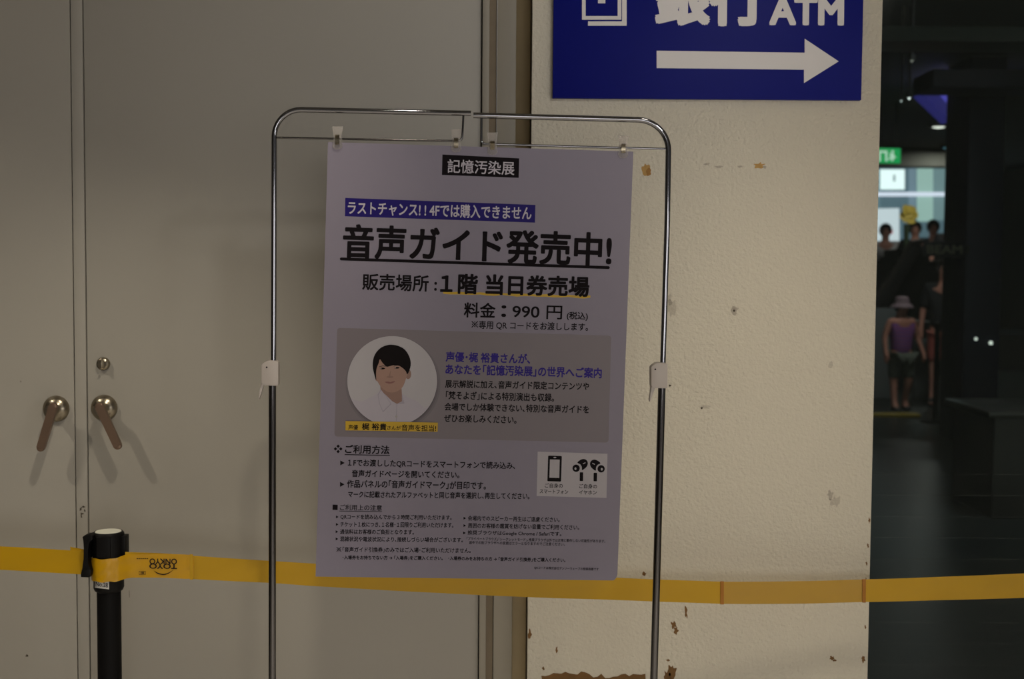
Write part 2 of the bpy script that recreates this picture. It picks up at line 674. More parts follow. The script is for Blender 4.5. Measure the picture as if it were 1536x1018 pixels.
# ground behind seams (jamb) so that nothing shows through
mb = MB()
mb.box(x_edge - 0.02, x_edge + 0.02, YDOOR + 0.046, YDOOR + 0.06, 0, 3.0)
mb.build('rebate', M_SEAM, fr)


# door furniture
def lever(parent, rose, piv, tip, name='lever_handle'):
    c = DOOR(*rose)
    e = bpy.data.objects.new(name, None)
    COL.objects.link(e)
    e.location = c
    e.parent = parent
    e.matrix_parent_inverse = parent_inv(parent)
    n = Vector((0, -1, 0))
    MB().lathe([(0, 0), (0.0305, 0), (0.0305, 0.004), (0.028, 0.010), (0.020, 0.0155), (0.015, 0.018), (0.0125, 0.022), (0.0125, 0.046), (0, 0.046)],
               c, n).build('rose', M_NICKEL, e)
    lp = wallp(YDOOR - 0.052)
    p0, p1 = lp(*piv), lp(*tip)
    d = (p1 - p0).normalized()
    s = d.cross(n).normalized()
    L = (p1 - p0).length
    prof = []
    for k in range(0, 13):
        a = math.pi / 2 + math.pi * k / 12
        prof.append((0.0095 * math.cos(a) * 1.0, 0.0095 * math.sin(a)))
    prof = [(-0.004 + x, y) for x, y in prof] + [(L - 0.008 + 0.0088 * math.cos(a), 0.0088 * math.sin(a)) for a in
                                                   [-math.pi / 2 + math.pi * k / 12 for k in range(13)]]
    fr_ = [p0 + d * x + s * y + n * 0.006 for x, y in prof]
    bk_ = [p0 + d * x + s * y - n * 0.006 for x, y in prof]
    MB().prism(fr_, bk_, 0.002).build('lever', M_LEVER, e)
    return e


lever(door_a, (84.7, 612.7), (79.5, 612), (60, 676))
lever(door_b, (156.7, 611.4), (150.5, 612), (179, 673))
c = DOOR(155.3, 545.4)
e = bpy.data.objects.new('door_lock', None)
COL.objects.link(e)
e.location = c
e.parent = door_b
MB().lathe([(0, 0), (0.0155, 0), (0.0155, 0.003), (0.0135, 0.010), (0.010, 0.0125), (0, 0.0125)], c, (0, -1, 0)).build('lock_cylinder', M_NICKEL, e)
MB().box(c.x - 0.002, c.x + 0.002, c.y - 0.020, c.y - 0.010, c.z - 0.010, c.z + 0.010, 0.0008).build('thumb_turn', M_NICKEL, e)

# ------------------------------------------------------------------ blue direction sign on the pier
SG = wallp(YPIER - 0.014)
sx0, sx1 = SG(829, 148).x, SG(1293, 100).x
sz0, sz1 = SG(1060, 148.5).z, SG(1060, -118).z
sign = empty('direction_sign', ((sx0 + sx1) / 2, YPIER - 0.014, sz0),
             'blue wall sign with white arrow pointing right, mounted high on the cream pier', 'sign')
MB().box(sx0, sx1, YPIER - 0.014, YPIER, sz0, sz1, 0.0008).build('sign_board', M_SIGN, sign)
MB().slab(SG, [(985, 76), (1207, 79), (1207, 58), (1258, 92), (1206, 124.5), (1206, 104.5), (985, 102)], 0.0006, 0.0005).build('arrow', M_SIGNW, sign, False)
letter('bank_text', '銀行', (985, -5), (1144, -4), SG, 0.0006, M_SIGNW, sign, bold=0.045, hpx=80, res=6, up=(0.01, -1))
letter('machine_text', 'ATM', (1156, 16), (1264, 16.6), SG, 0.0006, M_SIGNW, sign, bold=0.04, hpx=39, res=8, up=(0.01, -1))


def frame_px(q, w):
    """outline of a square ring in pixels as four slabs"""
    x0, y0, x1, y1 = q
    return [[(x0, y0), (x1, y0), (x1, y0 + w), (x0, y0 + w)], [(x0, y1 - w), (x1, y1 - w), (x1, y1), (x0, y1)],
            [(x0, y0 + w), (x0 + w, y0 + w), (x0 + w, y1 - w), (x0, y1 - w)], [(x1 - w, y0 + w), (x1, y0 + w), (x1, y1 - w), (x1 - w, y1 - w)]]


mb = MB()
for q in frame_px((873, -28, 932, 29.5), 5.5):
    mb.slab(SG, q, 0.0006, 0.0005)
mb.slab(SG, [(933, -20), (940, -20), (940, 38.5), (882, 38.5), (882, 32), (933, 32)], 0.0006, 0.0005)
mb.slab(SG, [(897, -16), (908, -16), (908, 5), (897, 5)], 0.0006, 0.0005)
mb.build('bank_symbol', M_SIGNW, sign, False)

# ------------------------------------------------------------------ poster stand
stand = empty('poster_stand', STAND(700, 509) * Vector((1, 1, 0)) if False else Vector((STAND(700, 509).x, STAND(700, 509).y, 0)),
              'chrome tube poster stand with two telescopic legs in front of the doors', 'stand')


def arc_px(a, c, b, n=10):
    """rounded corner through control pixel c"""
    out = []
    for k in range(n + 1):
        t = k / n
        # superellipse-like quarter turn
        w = t * math.pi / 2
        ax, ay = a[0] - c[0], a[1] - c[1]
        bx, by = b[0] - c[0], b[1] - c[1]
        out.append((c[0] + ax * (1 - math.sin(w)) + bx * (1 - math.cos(w)), c[1] + ay * (1 - math.sin(w)) + by * (1 - math.cos(w))))
    return out


def P(pts, off=0.0):
    return [STAND(x, y, off) for x, y in pts]


def inset(pts, k=0.4):
    return pts


left_top = [(410.2, 560), (411, 300)] + arc_px((411.3, 205), (411.5, 163.4), (452, 164.4)) + [(580, 167.2), (706.5, 169.9)]
MB().tube(P(left_top), 0.0052, 18).build('upper_tube', M_CHROME, stand)
right_top = [(993.8, 562), (1001.0, 330)] + arc_px((1002.6, 226), (1003.4, 180.8), (957, 179.6)) + [(840, 176.4), (710, 172.8)]
MB().tube(P(right_top), 0.0056, 18).build('upper_tube', M_CHROME, stand)


def to_floor(a, b):
    """extend the pixel line a-b on the stand plane down to the floor"""
    A, B = STAND(*a), STAND(*b)
    t = (0.03 - A.z) / (B.z - A.z)
    return A + (B - A) * t


fl = to_floor((408.6, 575), (408.4, 1010))
frr = to_floor((993.2, 578), (981.0, 1010))
MB().tube([STAND(408.6, 556), STAND(408.4, 1010), fl], 0.0072, 18).build('lower_tube', M_CHROME2, stand)
MB().tube([STAND(993.4, 560), STAND(981.0, 1010), frr], 0.0075, 18).build('lower_tube', M_CHROME2, stand)
for f in (fl, frr):
    MB().box(f.x - 0.019, f.x + 0.019, f.y - 0.22, f.y + 0.22, 0.0, 0.032, 0.006).build('foot', M_CHROME2, stand)
MB().tube([fl + Vector((0, 0, 0.10)), frr + Vector((0, 0, 0.10))], 0.006, 14).build('base_bar', M_CHROME2, stand)
# rods the poster hangs from
rod_l = [(695.2, 171.5), (694.3, 190), (693.6, 204)] + arc_px((693.6, 204), (693.2, 211.4), (687, 211.3), 6)[1:] + [(600, 210.0), (412, 206.3)]
MB().tube(P(rod_l), 0.0021, 12).build('hanging_rod', M_CHROME2, stand)
rod_r = [(722.4, 176), (722.2, 200), (722.2, 210)] + arc_px((722.2, 210), (722.2, 215.6), (728, 215.8), 6)[1:] + [(860, 219.8), (1002, 223.4)]
MB().tube(P(rod_r), 0.0022, 12).build('hanging_rod', M_CHROME, stand)


# white height clamps
def clamp(x0, x1, y0, y1, tub, hole, lever_pts):
    w = x1 - x0
    outline = [(x0, y0 + 7), (x0 + 2, y0 + 4.5), (x0 + 8, y0 + 0.5), (x0 + 12, y0), (x1 - 3, y0 + 0.5), (x1, y0 + 3),
               (x1, y1 - 1.5), (x1 - 1.5, y1), (x0 + 4, y1 - 0.5), (x0 + 1, y1 - 2), (x0, y1 - 5)]
    c = MB().slab(STAND, outline, 0.013, 0.026, 0.0015).build('height_clamp', M_WHITEP, stand)
    MB().slab(STAND, circ(hole[0], hole[1], 1.3, 12), 0.0135, 0.002).build('pin', M_BLACKP, c, False)
    MB().slab(STAND, lever_pts, 0.008, 0.014, 0.0008).build('release_lever', M_WHITEP, c)


clamp(391.9, 417.2, 540.6, 578.6, 408.4, (400, 550.7), [(392.2, 574), (395.6, 577), (391, 592), (388.6, 599), (387.6, 596), (389.2, 586)])
clamp(976.9, 1001.5, 543.8, 582.4, 993, (983.0, 553.7), [(977.0, 577), (983, 581.5), (979, 592), (975.4, 602.4), (974.2, 600), (975.8, 590)])

# ------------------------------------------------------------------ the poster
TL, TR, BR, BL = (492.0, 213.0), (950.0, 227.2), (924.6, 870.2), (473.4, 864.4)
pst = empty('poster', STAND(698, 868),
            'lavender grey printed poster clipped to the chrome stand', 'poster')
edge = [TL, TR, (926.2, 858.5)] + arc_px((926.2, 860), (925, 870.3), (919, 870.2), 6) + [BL]
MB().slab(STAND, edge, 0.0080, 0.0006).build('sheet', M_PAPER, pst, False)
L0 = 0.0080
STEP = 0.00016


def ink(name, pts, m, lvl, parent=pst):
    """a flat printed shape on the sheet"""
    o = MB().sheet([STAND(x, y, L0 + lvl * STEP) for x, y in pts]).build(name, m, parent, False)
    return o


def txt(name, body, a, b, m=M_INK, bold=0.0, hpx=None, lvl=2, res=3, parent=pst):
    return letter(name, body.translate(HALF), a, b, STAND, L0 + lvl * STEP, m, parent, bold, hpx, res)


def bar(p, q, w):
    p, q = Vector(p), Vector(q)
    d = (q - p).normalized()
    s = Vector((-d.y, d.x)) * (w / 2)
    return [tuple(p + s), tuple(q + s), tuple(q - s), tuple(p - s)]


def pill(p, q, w):
    p, q = Vector(p), Vector(q)
    d = (q - p).normalized()
    s = Vector((-d.y, d.x))
    out = []
    for k in range(9):
        a = math.pi / 2 + math.pi * k / 8
        out.append(tuple(p + (d * math.cos(a) + s * math.sin(a)) * w / 2))
    for k in range(9):
        a = -math.pi / 2 + math.pi * k / 8
        out.append(tuple(q + (d * math.cos(a) + s * math.sin(a)) * w / 2))
    return out


hb = ink('title_banner', [(663.6, 231.6), (778.8, 237.4), (778.0, 266.6), (662.9, 262.2)], M_INK, 1)
txt('title_text', '記憶汚染展', (671.5, 248.8), (771.5, 252.4), M_LETTERW, 0.012, 20, lvl=2, res=5, parent=hb)
bb = ink('notice_banner', [(517.9, 296.7), (803.2, 307.2), (802.5, 333.8), (517.4, 324.2)], M_BLUEPR, 1)
txt('notice_text', 'ラストチャンス! ! 4Fでは購入できません', (522, 311.3), (797, 319.7), M_LETTERW, 0.02, 19.5, lvl=2, res=5, parent=bb)
txt('headline_text', '音声ガイド発売中!', (515.6, 361.2), (916.5, 374.6), M_INK, 0.026, 49, res=6)
ink('headline_underline', pill((512, 388.2), (912.5, 401.2), 4.4), M_INK, 2)
txt('place_text', '販売場所 :', (544, 422.4), (655, 425.4), M_INK, 0.02, 24, res=5)
wav = [(664.6 + k * 11.05, 437.2 + k * 0.31 + 0.6 * math.sin(k * 2.1)) for k in range(21)]
ink('yellow_underline', wav + [(x, y + 3.6 + 0.5 * math.sin(x)) for x, y in reversed(wav)], M_YELLOWPR, 1)
txt('place_text', '１階 当日券売場', (661.5, 424.8), (883.2, 430.0), M_INK, 0.032, 29, lvl=3, res=5)
txt('price_text', '料金', (696.4, 464.4), (742.8, 465.6), M_INK, 0.02, 22, res=5)
txt('price_text', '：', (752.8, 466.4), (758.6, 466.6), M_INK, 0.02, 16.5, res=5)
txt('price_text', '990 円', (769, 466.9), (843, 468.8), M_INK, 0.013, 20, res=5)
txt('price_text', '(税込)', (850.4, 473.6), (881.6, 474.8), M_INK, 0.02, 12.5, res=4)
txt('price_note_text', '専用 QR コードをお渡しします。', (718.5, 487.2), (882, 490.6), M_INK, 0.015, 12.5, res=4)


def kome(x, y, r):
    """the reference mark: a diagonal cross with four dots"""
    ink('reference_mark', bar((x - r, y - r), (x + r, y + r), r * 0.28), M_INK, 2)
    ink('reference_mark', bar((x - r, y + r), (x + r, y - r), r * 0.28), M_INK, 2.3)
    for dx, dy in ((0, -0.72), (0, 0.72), (-0.72, 0), (0.72, 0)):
        ink('reference_mark', circ(x + dx * r, y + dy * r, r * 0.2, 8), M_INK, 2)


kome(712.2, 486.2, 4.6)
kome(508.3, 823.6, 3.4)
pn = ink('profile_panel', round_quad([(505.8, 491.6), (916.8, 503.2), (912.7, 663.6), (501.6, 654.4)], 5), M_PANEL, 1)
cx, cy, cr = 588.3, 571.2, 67.3
for lv, (dr, m) in enumerate(((7.5, M_HALO2), (4.5, M_HALO), (2.2, mat('printed_deep_halo', (74, 67, 72), 0.42, var=0.02)))):
    ink('portrait_halo', circ(cx + 1.2, cy + 4.0 + lv * 0.2, cr + dr - 3.6, 72), m, 2 + lv * 0.5, pn)
por = ink('portrait_disc', circ(cx, cy, cr, 96), mat('portrait_backdrop', (162, 158, 162), 0.42, var=0.02, scale=12), 4, pn)


def q4(pts):
    return [(510 + x / 5.988, 490 + y / 5.988) for x, y in pts]


M_SKIN = mat('printed_skin', (144, 112, 98), 0.42, var=0.06, scale=40)
M_SKIN2 = mat('printed_neck_skin', (128, 98, 86), 0.42, var=0.05, scale=40)
M_HAIRP = mat('printed_hair', (19, 15, 15), 0.6, var=0.2, scale=50, spec=0.08)
M_SHIRT = mat('printed_shirt', (160, 154, 164), 0.42, var=0.02, scale=30)
M_SHIRT2 = mat('printed_shirt_fold', (144, 138, 148), 0.42, var=0.02, scale=30)
M_LIP = mat('printed_lip', (116, 76, 70), 0.42)
M_BROW = mat('printed_brow', (58, 44, 42), 0.42)
# shoulders in the white shirt, cut by the edge of the disc
sh = q4(smooth_loop([(365, 560), (330, 600), (260, 640), (190, 672)], 4, False))
arc = []
for k in range(25):
    a = math.radians(157 - k * (157 - 33) / 24)
    arc.append((cx + (cr - 0.3) * math.cos(a), cy + (cr - 0.3) * math.sin(a)))
sh2 = q4(smooth_loop([(760, 735), (700, 672), (630, 640), (556, 604)], 4, False))
ink('shirt', sh + arc + sh2 + q4([(520, 640), (430, 620)]), M_SHIRT, 5, por)
ink('neck', q4([(362, 530), (552, 540), (556, 600), (557, 668), (512, 692), (470, 668), (410, 610), (366, 575)]), M_SKIN2, 6, por)
ink('ear', q4(circ(612, 425, 27, 20, 45)), M_SKIN2, 6, por)
ink('face', q4(smooth_loop([(318, 470), (322, 380), (345, 270), (420, 230), (530, 235), (592, 330), (602, 420), (588, 480), (562, 540),
                             (515, 578), (460, 590), (410, 574), (365, 535), (338, 492)], 4)), M_SKIN, 7, por)
ink('hair', q4(smooth_loop([(325, 478), (306, 420), (294, 350), (300, 285), (325, 230), (370, 186), (420, 166), (460, 160), (520, 170),
                             (575, 198), (612, 245), (634, 305), (632, 365), (606, 425), (592, 400), (570, 376), (530, 350), (480, 345),
                             (430, 358), (410, 352), (378, 318), (358, 290), (348, 325), (330, 370), (324, 420)], 3)), M_HAIRP, 8, por)
for ex, ey, sc in ((382, 374, 1), (512, 368, 1)):
    ink('eye', q4(smooth_loop([(ex - 24, ey + 3), (ex - 8, ey - 7), (ex + 12, ey - 7), (ex + 24, ey + 1), (ex + 8, ey + 7), (ex - 10, ey + 7)], 3)), M_HAIRP, 8, por)
    ink('eye_white', q4(circ(ex - 14, ey + 1, 5, 8, 3)), M_SHIRT, 9, por)
    ink('eyebrow', q4([(ex - 30, ey - 18), (ex + 4, ey - 27), (ex + 30, ey - 23), (ex + 30, ey - 17), (ex + 2, ey - 20), (ex - 30, ey - 12)]), M_BROW, 7.5, por)
ink('nose', q4([(438, 440), (452, 396), (458, 398), (452, 440), (478, 444), (476, 456), (445, 460), (420, 455), (420, 446)]), M_SKIN2, 8, por)
ink('mouth', q4(smooth_loop([(402, 494), (435, 492), (452, 496), (470, 490), (496, 488), (476, 504), (446, 510), (418, 504)], 3)), M_LIP, 8, por)
ink('collar', q4([(366, 562), (402, 604), (462, 692), (386, 768), (352, 690), (338, 610)]), M_SHIRT2, 6, por)
ink('collar', q4([(370, 566), (400, 606), (454, 690), (386, 756), (358, 690), (345, 614)]), M_SHIRT, 6.5, por)
ink('collar', q4([(556, 600), (566, 640), (580, 690), (512, 694), (556, 668)]), M_SHIRT2, 7, por)
ink('placket', q4([(508, 694), (513, 694), (510, 846), (502, 846)]), M_SHIRT2, 7, por)
ink('button', q4(circ(506, 805, 11, 16)), mat('printed_button', (150, 144, 140), 0.42), 8, por)
yb = ink('name_banner', [(518.3, 631.2), (656.8, 633.6), (656.4, 647.4), (518.2, 645.2)], M_YELLOWPR, 10, pn)
txt('name_text', '声優', (522.6, 640.3), (537, 640.6), M_INK, 0.012, 7.5, 11, parent=yb)
txt('name_text', '梶 裕貴', (543, 639.4), (579.8, 640.2), M_INK, 0.02, 10, 11, parent=yb)
txt('name_text', 'さんが', (581, 641.2), (601, 641.6), M_INK, 0.012, 6.5, 11, parent=yb)
txt('name_text', '音声を担当!', (602.4, 640.9), (654, 642.2), M_INK, 0.014, 9.5, 11, parent=yb)
txt('profile_heading_text', '声優・梶 裕貴さんが、', (669, 534.6), (795, 538.2), M_PURPLE, 0.028, 14.5, 2, 4, pn)
txt('profile_heading_text', 'あなたを「記憶汚染展」の世界へご案内', (668.6, 553.3), (902.3, 559.4), M_PURPLE, 0.028, 15, 2, 4, pn)
for body, a, b, h in (('展示解説に加え、音声ガイド限定コンテンツや', (668, 575.4), (883.4, 579.2), 11.5),
                      ('「梵そよぎ」による特別演出も収録。', (669, 592.4), (831, 596.2), 12),
                      ('会場でしか体験できない、特別な音声ガイドを', (667, 609.6), (883.4, 614.0), 11.5),
                      ('ぜひお楽しみください。', (666.3, 626.8), (774.6, 629.4), 11.5)):
    txt('profile_body_text', body, a, b, M_INK, 0.021, h, 2, 3, pn)
for dx, dy in ((0, -4), (4, 0), (0, 4), (-4, 0)):
    x, y = 507.2 + dx, 673.0 + dy
    ink('diamond_mark', [(x, y - 2.6), (x + 2.6, y), (x, y + 2.6), (x - 2.6, y)], M_INK, 2)
txt('usage_heading_text', 'ご利用方法', (518, 673.2), (584, 674.6), M_INK, 0.021, 12.5, res=4)
ink('usage_underline', bar((517, 681.6), (584.8, 682.8), 1.1), M_INK, 2)


def tri(x, y, s, name='bullet_mark'):
    ink(name, [(x - s * 0.5, y - s * 0.62), (x + s * 0.62, y), (x - s * 0.5, y + s * 0.62)], M_INK, 2)


tri(513.4, 694, 6)
tri(513.0, 726.2, 6)
for body, a, b, h in (('１Fでお渡ししたQRコードをスマートフォンで読み込み、', (522, 693.8), (772.4, 698.4), 11),
                      ('音声ガイドページを開いてください。', (528, 709.8), (689, 711.9), 10.5),
                      ('作品パネルの「音声ガイドマーク」が目印です。', (520.8, 725.2), (728.8, 728.2), 11.5),
                      ('マークに記載されたアルファベットと同じ音声を選択し、再生してください。', (522.4, 741.0), (794.2, 743.8), 9.5)):
    txt('usage_text', body, a, b, M_INK, 0.020, h, 2, 3)
ink('square_mark', [(499, 756.6), (506.6, 756.8), (506.4, 764.6), (498.8, 764.4)], M_INK, 2)
txt('caution_heading_text', 'ご利用上の注意', (510, 760.6), (572.8, 761.4), M_INK, 0.012, 8.6)
ink('caution_underline', bar((509, 766.2), (573, 767.0), 0.8), M_INK, 2)
for body, a, b, h in (('QRコードを読み込んでから３時間ご利用いただけます。', (510.7, 774.8), (677.4, 776.2), 7.6),
                      ('チケット１枚につき、１名様・１回限りご利用いただけます。', (510.6, 786.0), (680, 787.4), 7.6),
                      ('通信料はお客様のご負担となります。', (510.2, 797.0), (620.8, 797.9), 7.4),
                      ('混雑状況や電波状況により、接続しづらい場合がございます。', (510.2, 807.8), (694.2, 809.6), 7.4),
                      ('会場内でのスピーカー再生はご遠慮ください。', (702, 776.8), (839.4, 779.2), 7.4),
                      ('周囲のお客様の鑑賞を妨げない音量でご利用ください。', (702, 787.8), (868.8, 790.8), 7.4),
                      ('推奨ブラウザはGoogle Chrome / Safariです。', (701.5, 798.8), (842, 801.0), 7.6)):
    txt('caution_text', body, a, b, M_INK, 0.015, h, 2, 2)
    tri(a[0] - 5.0, a[1] + 0.2, 3.4)
txt('caution_small_text', '「プライベートブラウズ」「シークレットモード」、推奨ブラウザ以外では正常に動作しない可能性があります。', (700, 807.4), (908, 811.4), M_INK2, 0.012, 4.8, 2, 2)
txt('caution_small_text', '途中での別ブラウザへの変更はエラーとなりますのでご注意ください。', (703.7, 813.2), (847.2, 816.0), M_INK2, 0.012, 4.8, 2, 2)
txt('ticket_text', '「音声ガイド引換券」のみではご入場・ご利用いただけません。', (514, 823.8), (706, 825.4), M_INK, 0.015, 7.6, 2, 2)
txt('ticket_small_text', '・入場券をお持ちでない方 → 「入場券」をご購入ください。', (514, 835.6), (664.2, 837.0), M_INK, 0.02, 6.0, 2, 2)
txt('ticket_small_text', '・入場券のみをお持ちの方 → 「音声ガイド引換券」をご購入ください。', (672.6, 836.9), (848, 839.8), M_INK, 0.02, 6.0, 2, 2)
txt('trademark_text', 'QRコードは株式会社デンソーウェーブの登録商標です', (801.3, 851.2), (898, 853.6), M_INK2, 0.014, 4.4, 2, 2)

ib = ink('device_panel', [(806.5, 677.2), (911.2, 680.2), (909.7, 746.5), (805.0, 743.6)], M_WHITEPR, 1)
ph = ink('phone_icon', round_quad([(822.2, 683.1), (842.8, 683.7), (841.6, 722.1), (821.0, 721.5)], 1.5, 3), M_INK, 2, ib)
ink('phone_screen', [(824.9, 688.8), (839.5, 689.1), (838.9, 716.6), (824.1, 716.2)], M_WHITEPR, 3, ib)
ink('phone_speaker', circ(832.3, 685.9, 2.3, 12, 1.0), M_WHITEPR, 3, ib)
for s, bxx, hx, stx, dy in ((1, 864.2, 875.0, 872.2, 0), (-1, 901.7, 891.7, 893.0, 0.9)):
    ink('earbud_icon', circ(bxx, 702 + dy, 5.5, 24), M_INK, 2, ib)
    ink('earbud_icon', circ(bxx - 1.0 * s, 702.6 + dy, 1.5, 12, 2.0), M_WHITEPR, 3, ib)
    hd = [(hx - 9.0 * s, 693.5 + dy), (hx - 4 * s, 689.3 + dy), (hx + 1 * s, 688.2 + dy), (hx + 5.2 * s, 690.3 + dy), (hx + 6.8 * s, 694.5 + dy),
          (hx + 5.4 * s, 699 + dy), (hx + 2 * s, 702.6 + dy), (hx - 2 * s, 704.8 + dy), (hx - 2.4 * s, 700 + dy), (hx - 4.8 * s, 696 + dy)]
    ink('earbud_icon', smooth_loop(hd, 3), M_INK, 2, ib)
    ink('earbud_icon', bar((hx - 0.5 * s, 695.4 + dy), (hx + 3.2 * s, 693.6 + dy), 1.2), M_WHITEPR, 3, ib)
    ink('earbud_icon', round_quad([(stx - 2.6, 708.0 + dy * 0.8), (stx + 2.6, 708.1 + dy * 0.8), (stx + 2.4, 721.3 + dy * 0.4), (stx - 2.7, 721.2 + dy * 0.4)], 1.0, 3), M_INK, 2, ib)
for body, a, b, h in (('ご自身の', (817.5, 727.8), (844.1, 728.4), 6.6), ('スマートフォン', (809.6, 736.6), (852.2, 737.6), 6.0),
                      ('ご自身の', (868.9, 728.8), (895.4, 729.4), 6.6), ('イヤホン', (868.6, 738.0), (895.0, 738.6), 6.0)):
    txt('device_text', body, a, b, M_INK, 0.014, h, 2, 3, ib)


# ------------------------------------------------------------------ clear clips
def clip(cx, ytop, ybot, metal, label):
    k = (ybot - ytop) / 34.5
    fr_out = [(-8, 0), (-2.5, 0.6), (0, 0.2), (2.5, 0.6), (8, 0), (7.4, 6), (5.8, 12.5), (6.2, 18), (6.4, 25), (7.6, 30), (5.0, 33.4), (0, 34.5), (-5.0, 33.4),
              (-7.6, 30), (-6.4, 25), (-6.2, 18), (-5.8, 12.5), (-7.4, 6)]
    pts = [(cx + x * 1.0 - (y - 17) * 0.012, ytop + y * k) for x, y in fr_out]
    base = empty('poster_clip', STAND(cx, ybot), label, 'clip', 'clear clips holding the poster')

    def plate(name, side):
        # each jaw leans: far from the rod at the handles, closed on the paper at the tip
        fr_, bk_ = [], []
        for x, y in pts:
            t = (y - ytop) / (ybot - ytop)
            if t < 0.5:
                o = 0.0075 + (0.5 - t) * 0.016
            else:
                o = 0.0075 - (t - 0.5) * 0.004
            if side > 0:
                a, b = o + 0.0042, o + 0.0020
                a, b = max(a, 0.0115), max(b, 0.0092)
            else:
                a, b = -o + 0.004, -o + 0.0016
                a = min(a, 0.0062 if t > 0.55 else a)
            fr_.append(STAND(x, y, a))
            bk_.append(STAND(x, y, b))
        MB().prism(fr_, bk_, 0.0004).build(name, M_CLEAR, base)
    plate('front_jaw', 1)
    plate('back_jaw', -1)
    mx, my0, my1 = metal
    mb = MB()
    path = [(my0 + (my1 - my0), 0.0135), (my0 + 3, 0.0165), (my0, 0.0150), (my0 - 1.2, 0.004), (my0, -0.011), (my0 + 4, -0.0135), (my1, -0.0105)]
    fr_ = [(y, o) for y, o in path]
    w = 3.2
    bm = bmesh.new()
    v = [[bm.verts.new(STAND(mx + sx * w, y, o + e)) for (y, o) in fr_] for sx, e in ((-1, 0), (1, 0))]
    for i in range(len(fr_) - 1):
        bm.faces.new((v[0][i], v[0][i + 1], v[1][i + 1], v[1][i]))
    bmesh.ops.solidify(bm, geom=bm.faces[:], thickness=0.0005)
    mb.bm.free()
    mb.bm = bm
    mb.build('spring', M_STEEL, base)


clip(506.3, 189.5, 224.0, (505.9, 202.5, 216.6), 'clear plastic clip at the far left of the rod, by the poster corner')
clip(684.3, 193.3, 228.6, (684.1, 207.5, 221.6), 'clear plastic clip left of the gap between the two hanging rods')
clip(738.7, 198.4, 232.6, (738.7, 212.0, 224.4), 'clear plastic clip just right of the gap, above the black title')
clip(934.9, 203.0, 237.4, (935.2, 216.4, 229.4), 'clear plastic clip at the far right of the rod, in front of the cream pier')

# ------------------------------------------------------------------ barrier post
YP = 2.60
POST = wallp(YP)
pc = POST(163, 850)
px_m = (POST(264, 850) - POST(164, 850)).length / 100.0


def pz(y):
    return POST(163, y).z


post = empty('barrier_post', (pc.x, YP, 0), 'black belt barrier post with white cap and number label, left of the poster stand', 'barrier post')
R = px_m * 23.8
zt = pz(796.5)
MB().lathe([(0, zt - 0.001), (R * 0.80, zt - 0.001), (R * 0.86, zt), (R * 0.95, zt - 0.003), (R, zt - 0.010), (R, pz(832)), (R * 0.97, pz(834)), (R * 0.93, pz(836)),
            (R * 0.93, pz(880)), (R * 0.86, pz(884)), (R * 0.74, pz(886))], (pc.x, YP, 0)).build('head', M_BLACKP, post)
MB().lathe([(0, zt + 0.0004), (R * 0.79, zt + 0.0004), (R * 0.80, zt - 0.0015), (0, zt - 0.0015)], (pc.x, YP, 0)).build('cap', M_CAP, post)
MB().lathe([(R * 0.735, pz(883)), (R * 0.735, 0.02)], (pc.x, YP, 0)).build('tube', M_BLACKT, post)
MB().lathe([(0, 0), (0.165, 0), (0.165, 0.010), (0.15, 0.018), (0.05, 0.034), (0.03, 0.06), (0.026, 0.06), (0, 0.06)], (pc.x, YP, 0)).build('base', M_BLACKT, post)
# receiver slots on the head
z0, z1 = pz(831), pz(802)
MB().box(pc.x + R * 0.9, pc.x + R * 1.17, YP - 0.014, YP + 0.014, z0, z1, 0.001).build('belt_slot', M_BLACKP, post)
MB().box(pc.x - 0.014, pc.x + 0.014, YP - R * 1.04, YP - R * 0.9, z0, z1 + 0.002, 0.001).build('belt_slot', M_BLACKP, post)


class Around:
    """surface wrapped round the post: photo pixel x -> angle on a cylinder of radius r"""
    def __init__(self, r):
        self.r = r
        self.n = Vector((0, -1, 0))

    def __call__(self, px, py, off=0.0):
        d = ray(px, py)
        r = self.r + off
        ox, oy = CAM.x - pc.x, CAM.y - YP
        a = d.x ** 2 + d.y ** 2
        b = 2 * (ox * d.x + oy * d.y)
        c_ = ox * ox + oy * oy - r * r
        disc = b * b - 4 * a * c_
        t = (-b - math.sqrt(max(disc, 0))) / (2 * a)
        return CAM + d * t


CYL = Around(R * 0.93)
mb = MB()
xs = [142.2 + k * (163.6 - 142.2) / 10 for k in range(11)]


def lab_top(x):
    return 869.6 + (x - 141) * 0.115


def lab_bot(x):
    return 881.0 + (x - 141) * 0.115


for i in range(10):
    p, q = xs[i], xs[i + 1]
    mb.sheet([CYL(p, lab_top(p), 0.0006), CYL(q, lab_top(q), 0.0006), CYL(q, lab_bot(q), 0.0006), CYL(p, lab_bot(p), 0.0006)])
lab = mb.build('number_label', M_LABEL, post, False)
letter('number_text', 'No.28', (143.6, 875.3), (161.8, 877.6), CYL, 0.0009, M_INK2, lab, 0.01, 6.6, 3, up=(0.0, -1))


# ------------------------------------------------------------------ barrier belts
def belt_plane(x):
    """depth of the belt: on the post at the left, nearer the pier on the right"""
    if x < 163:
        return 2.585
    t = (x - 163) / (1536 - 163)
    return 2.572 + 0.19 * min(1.0, t * 1.25) if t < 0.8 else 2.762


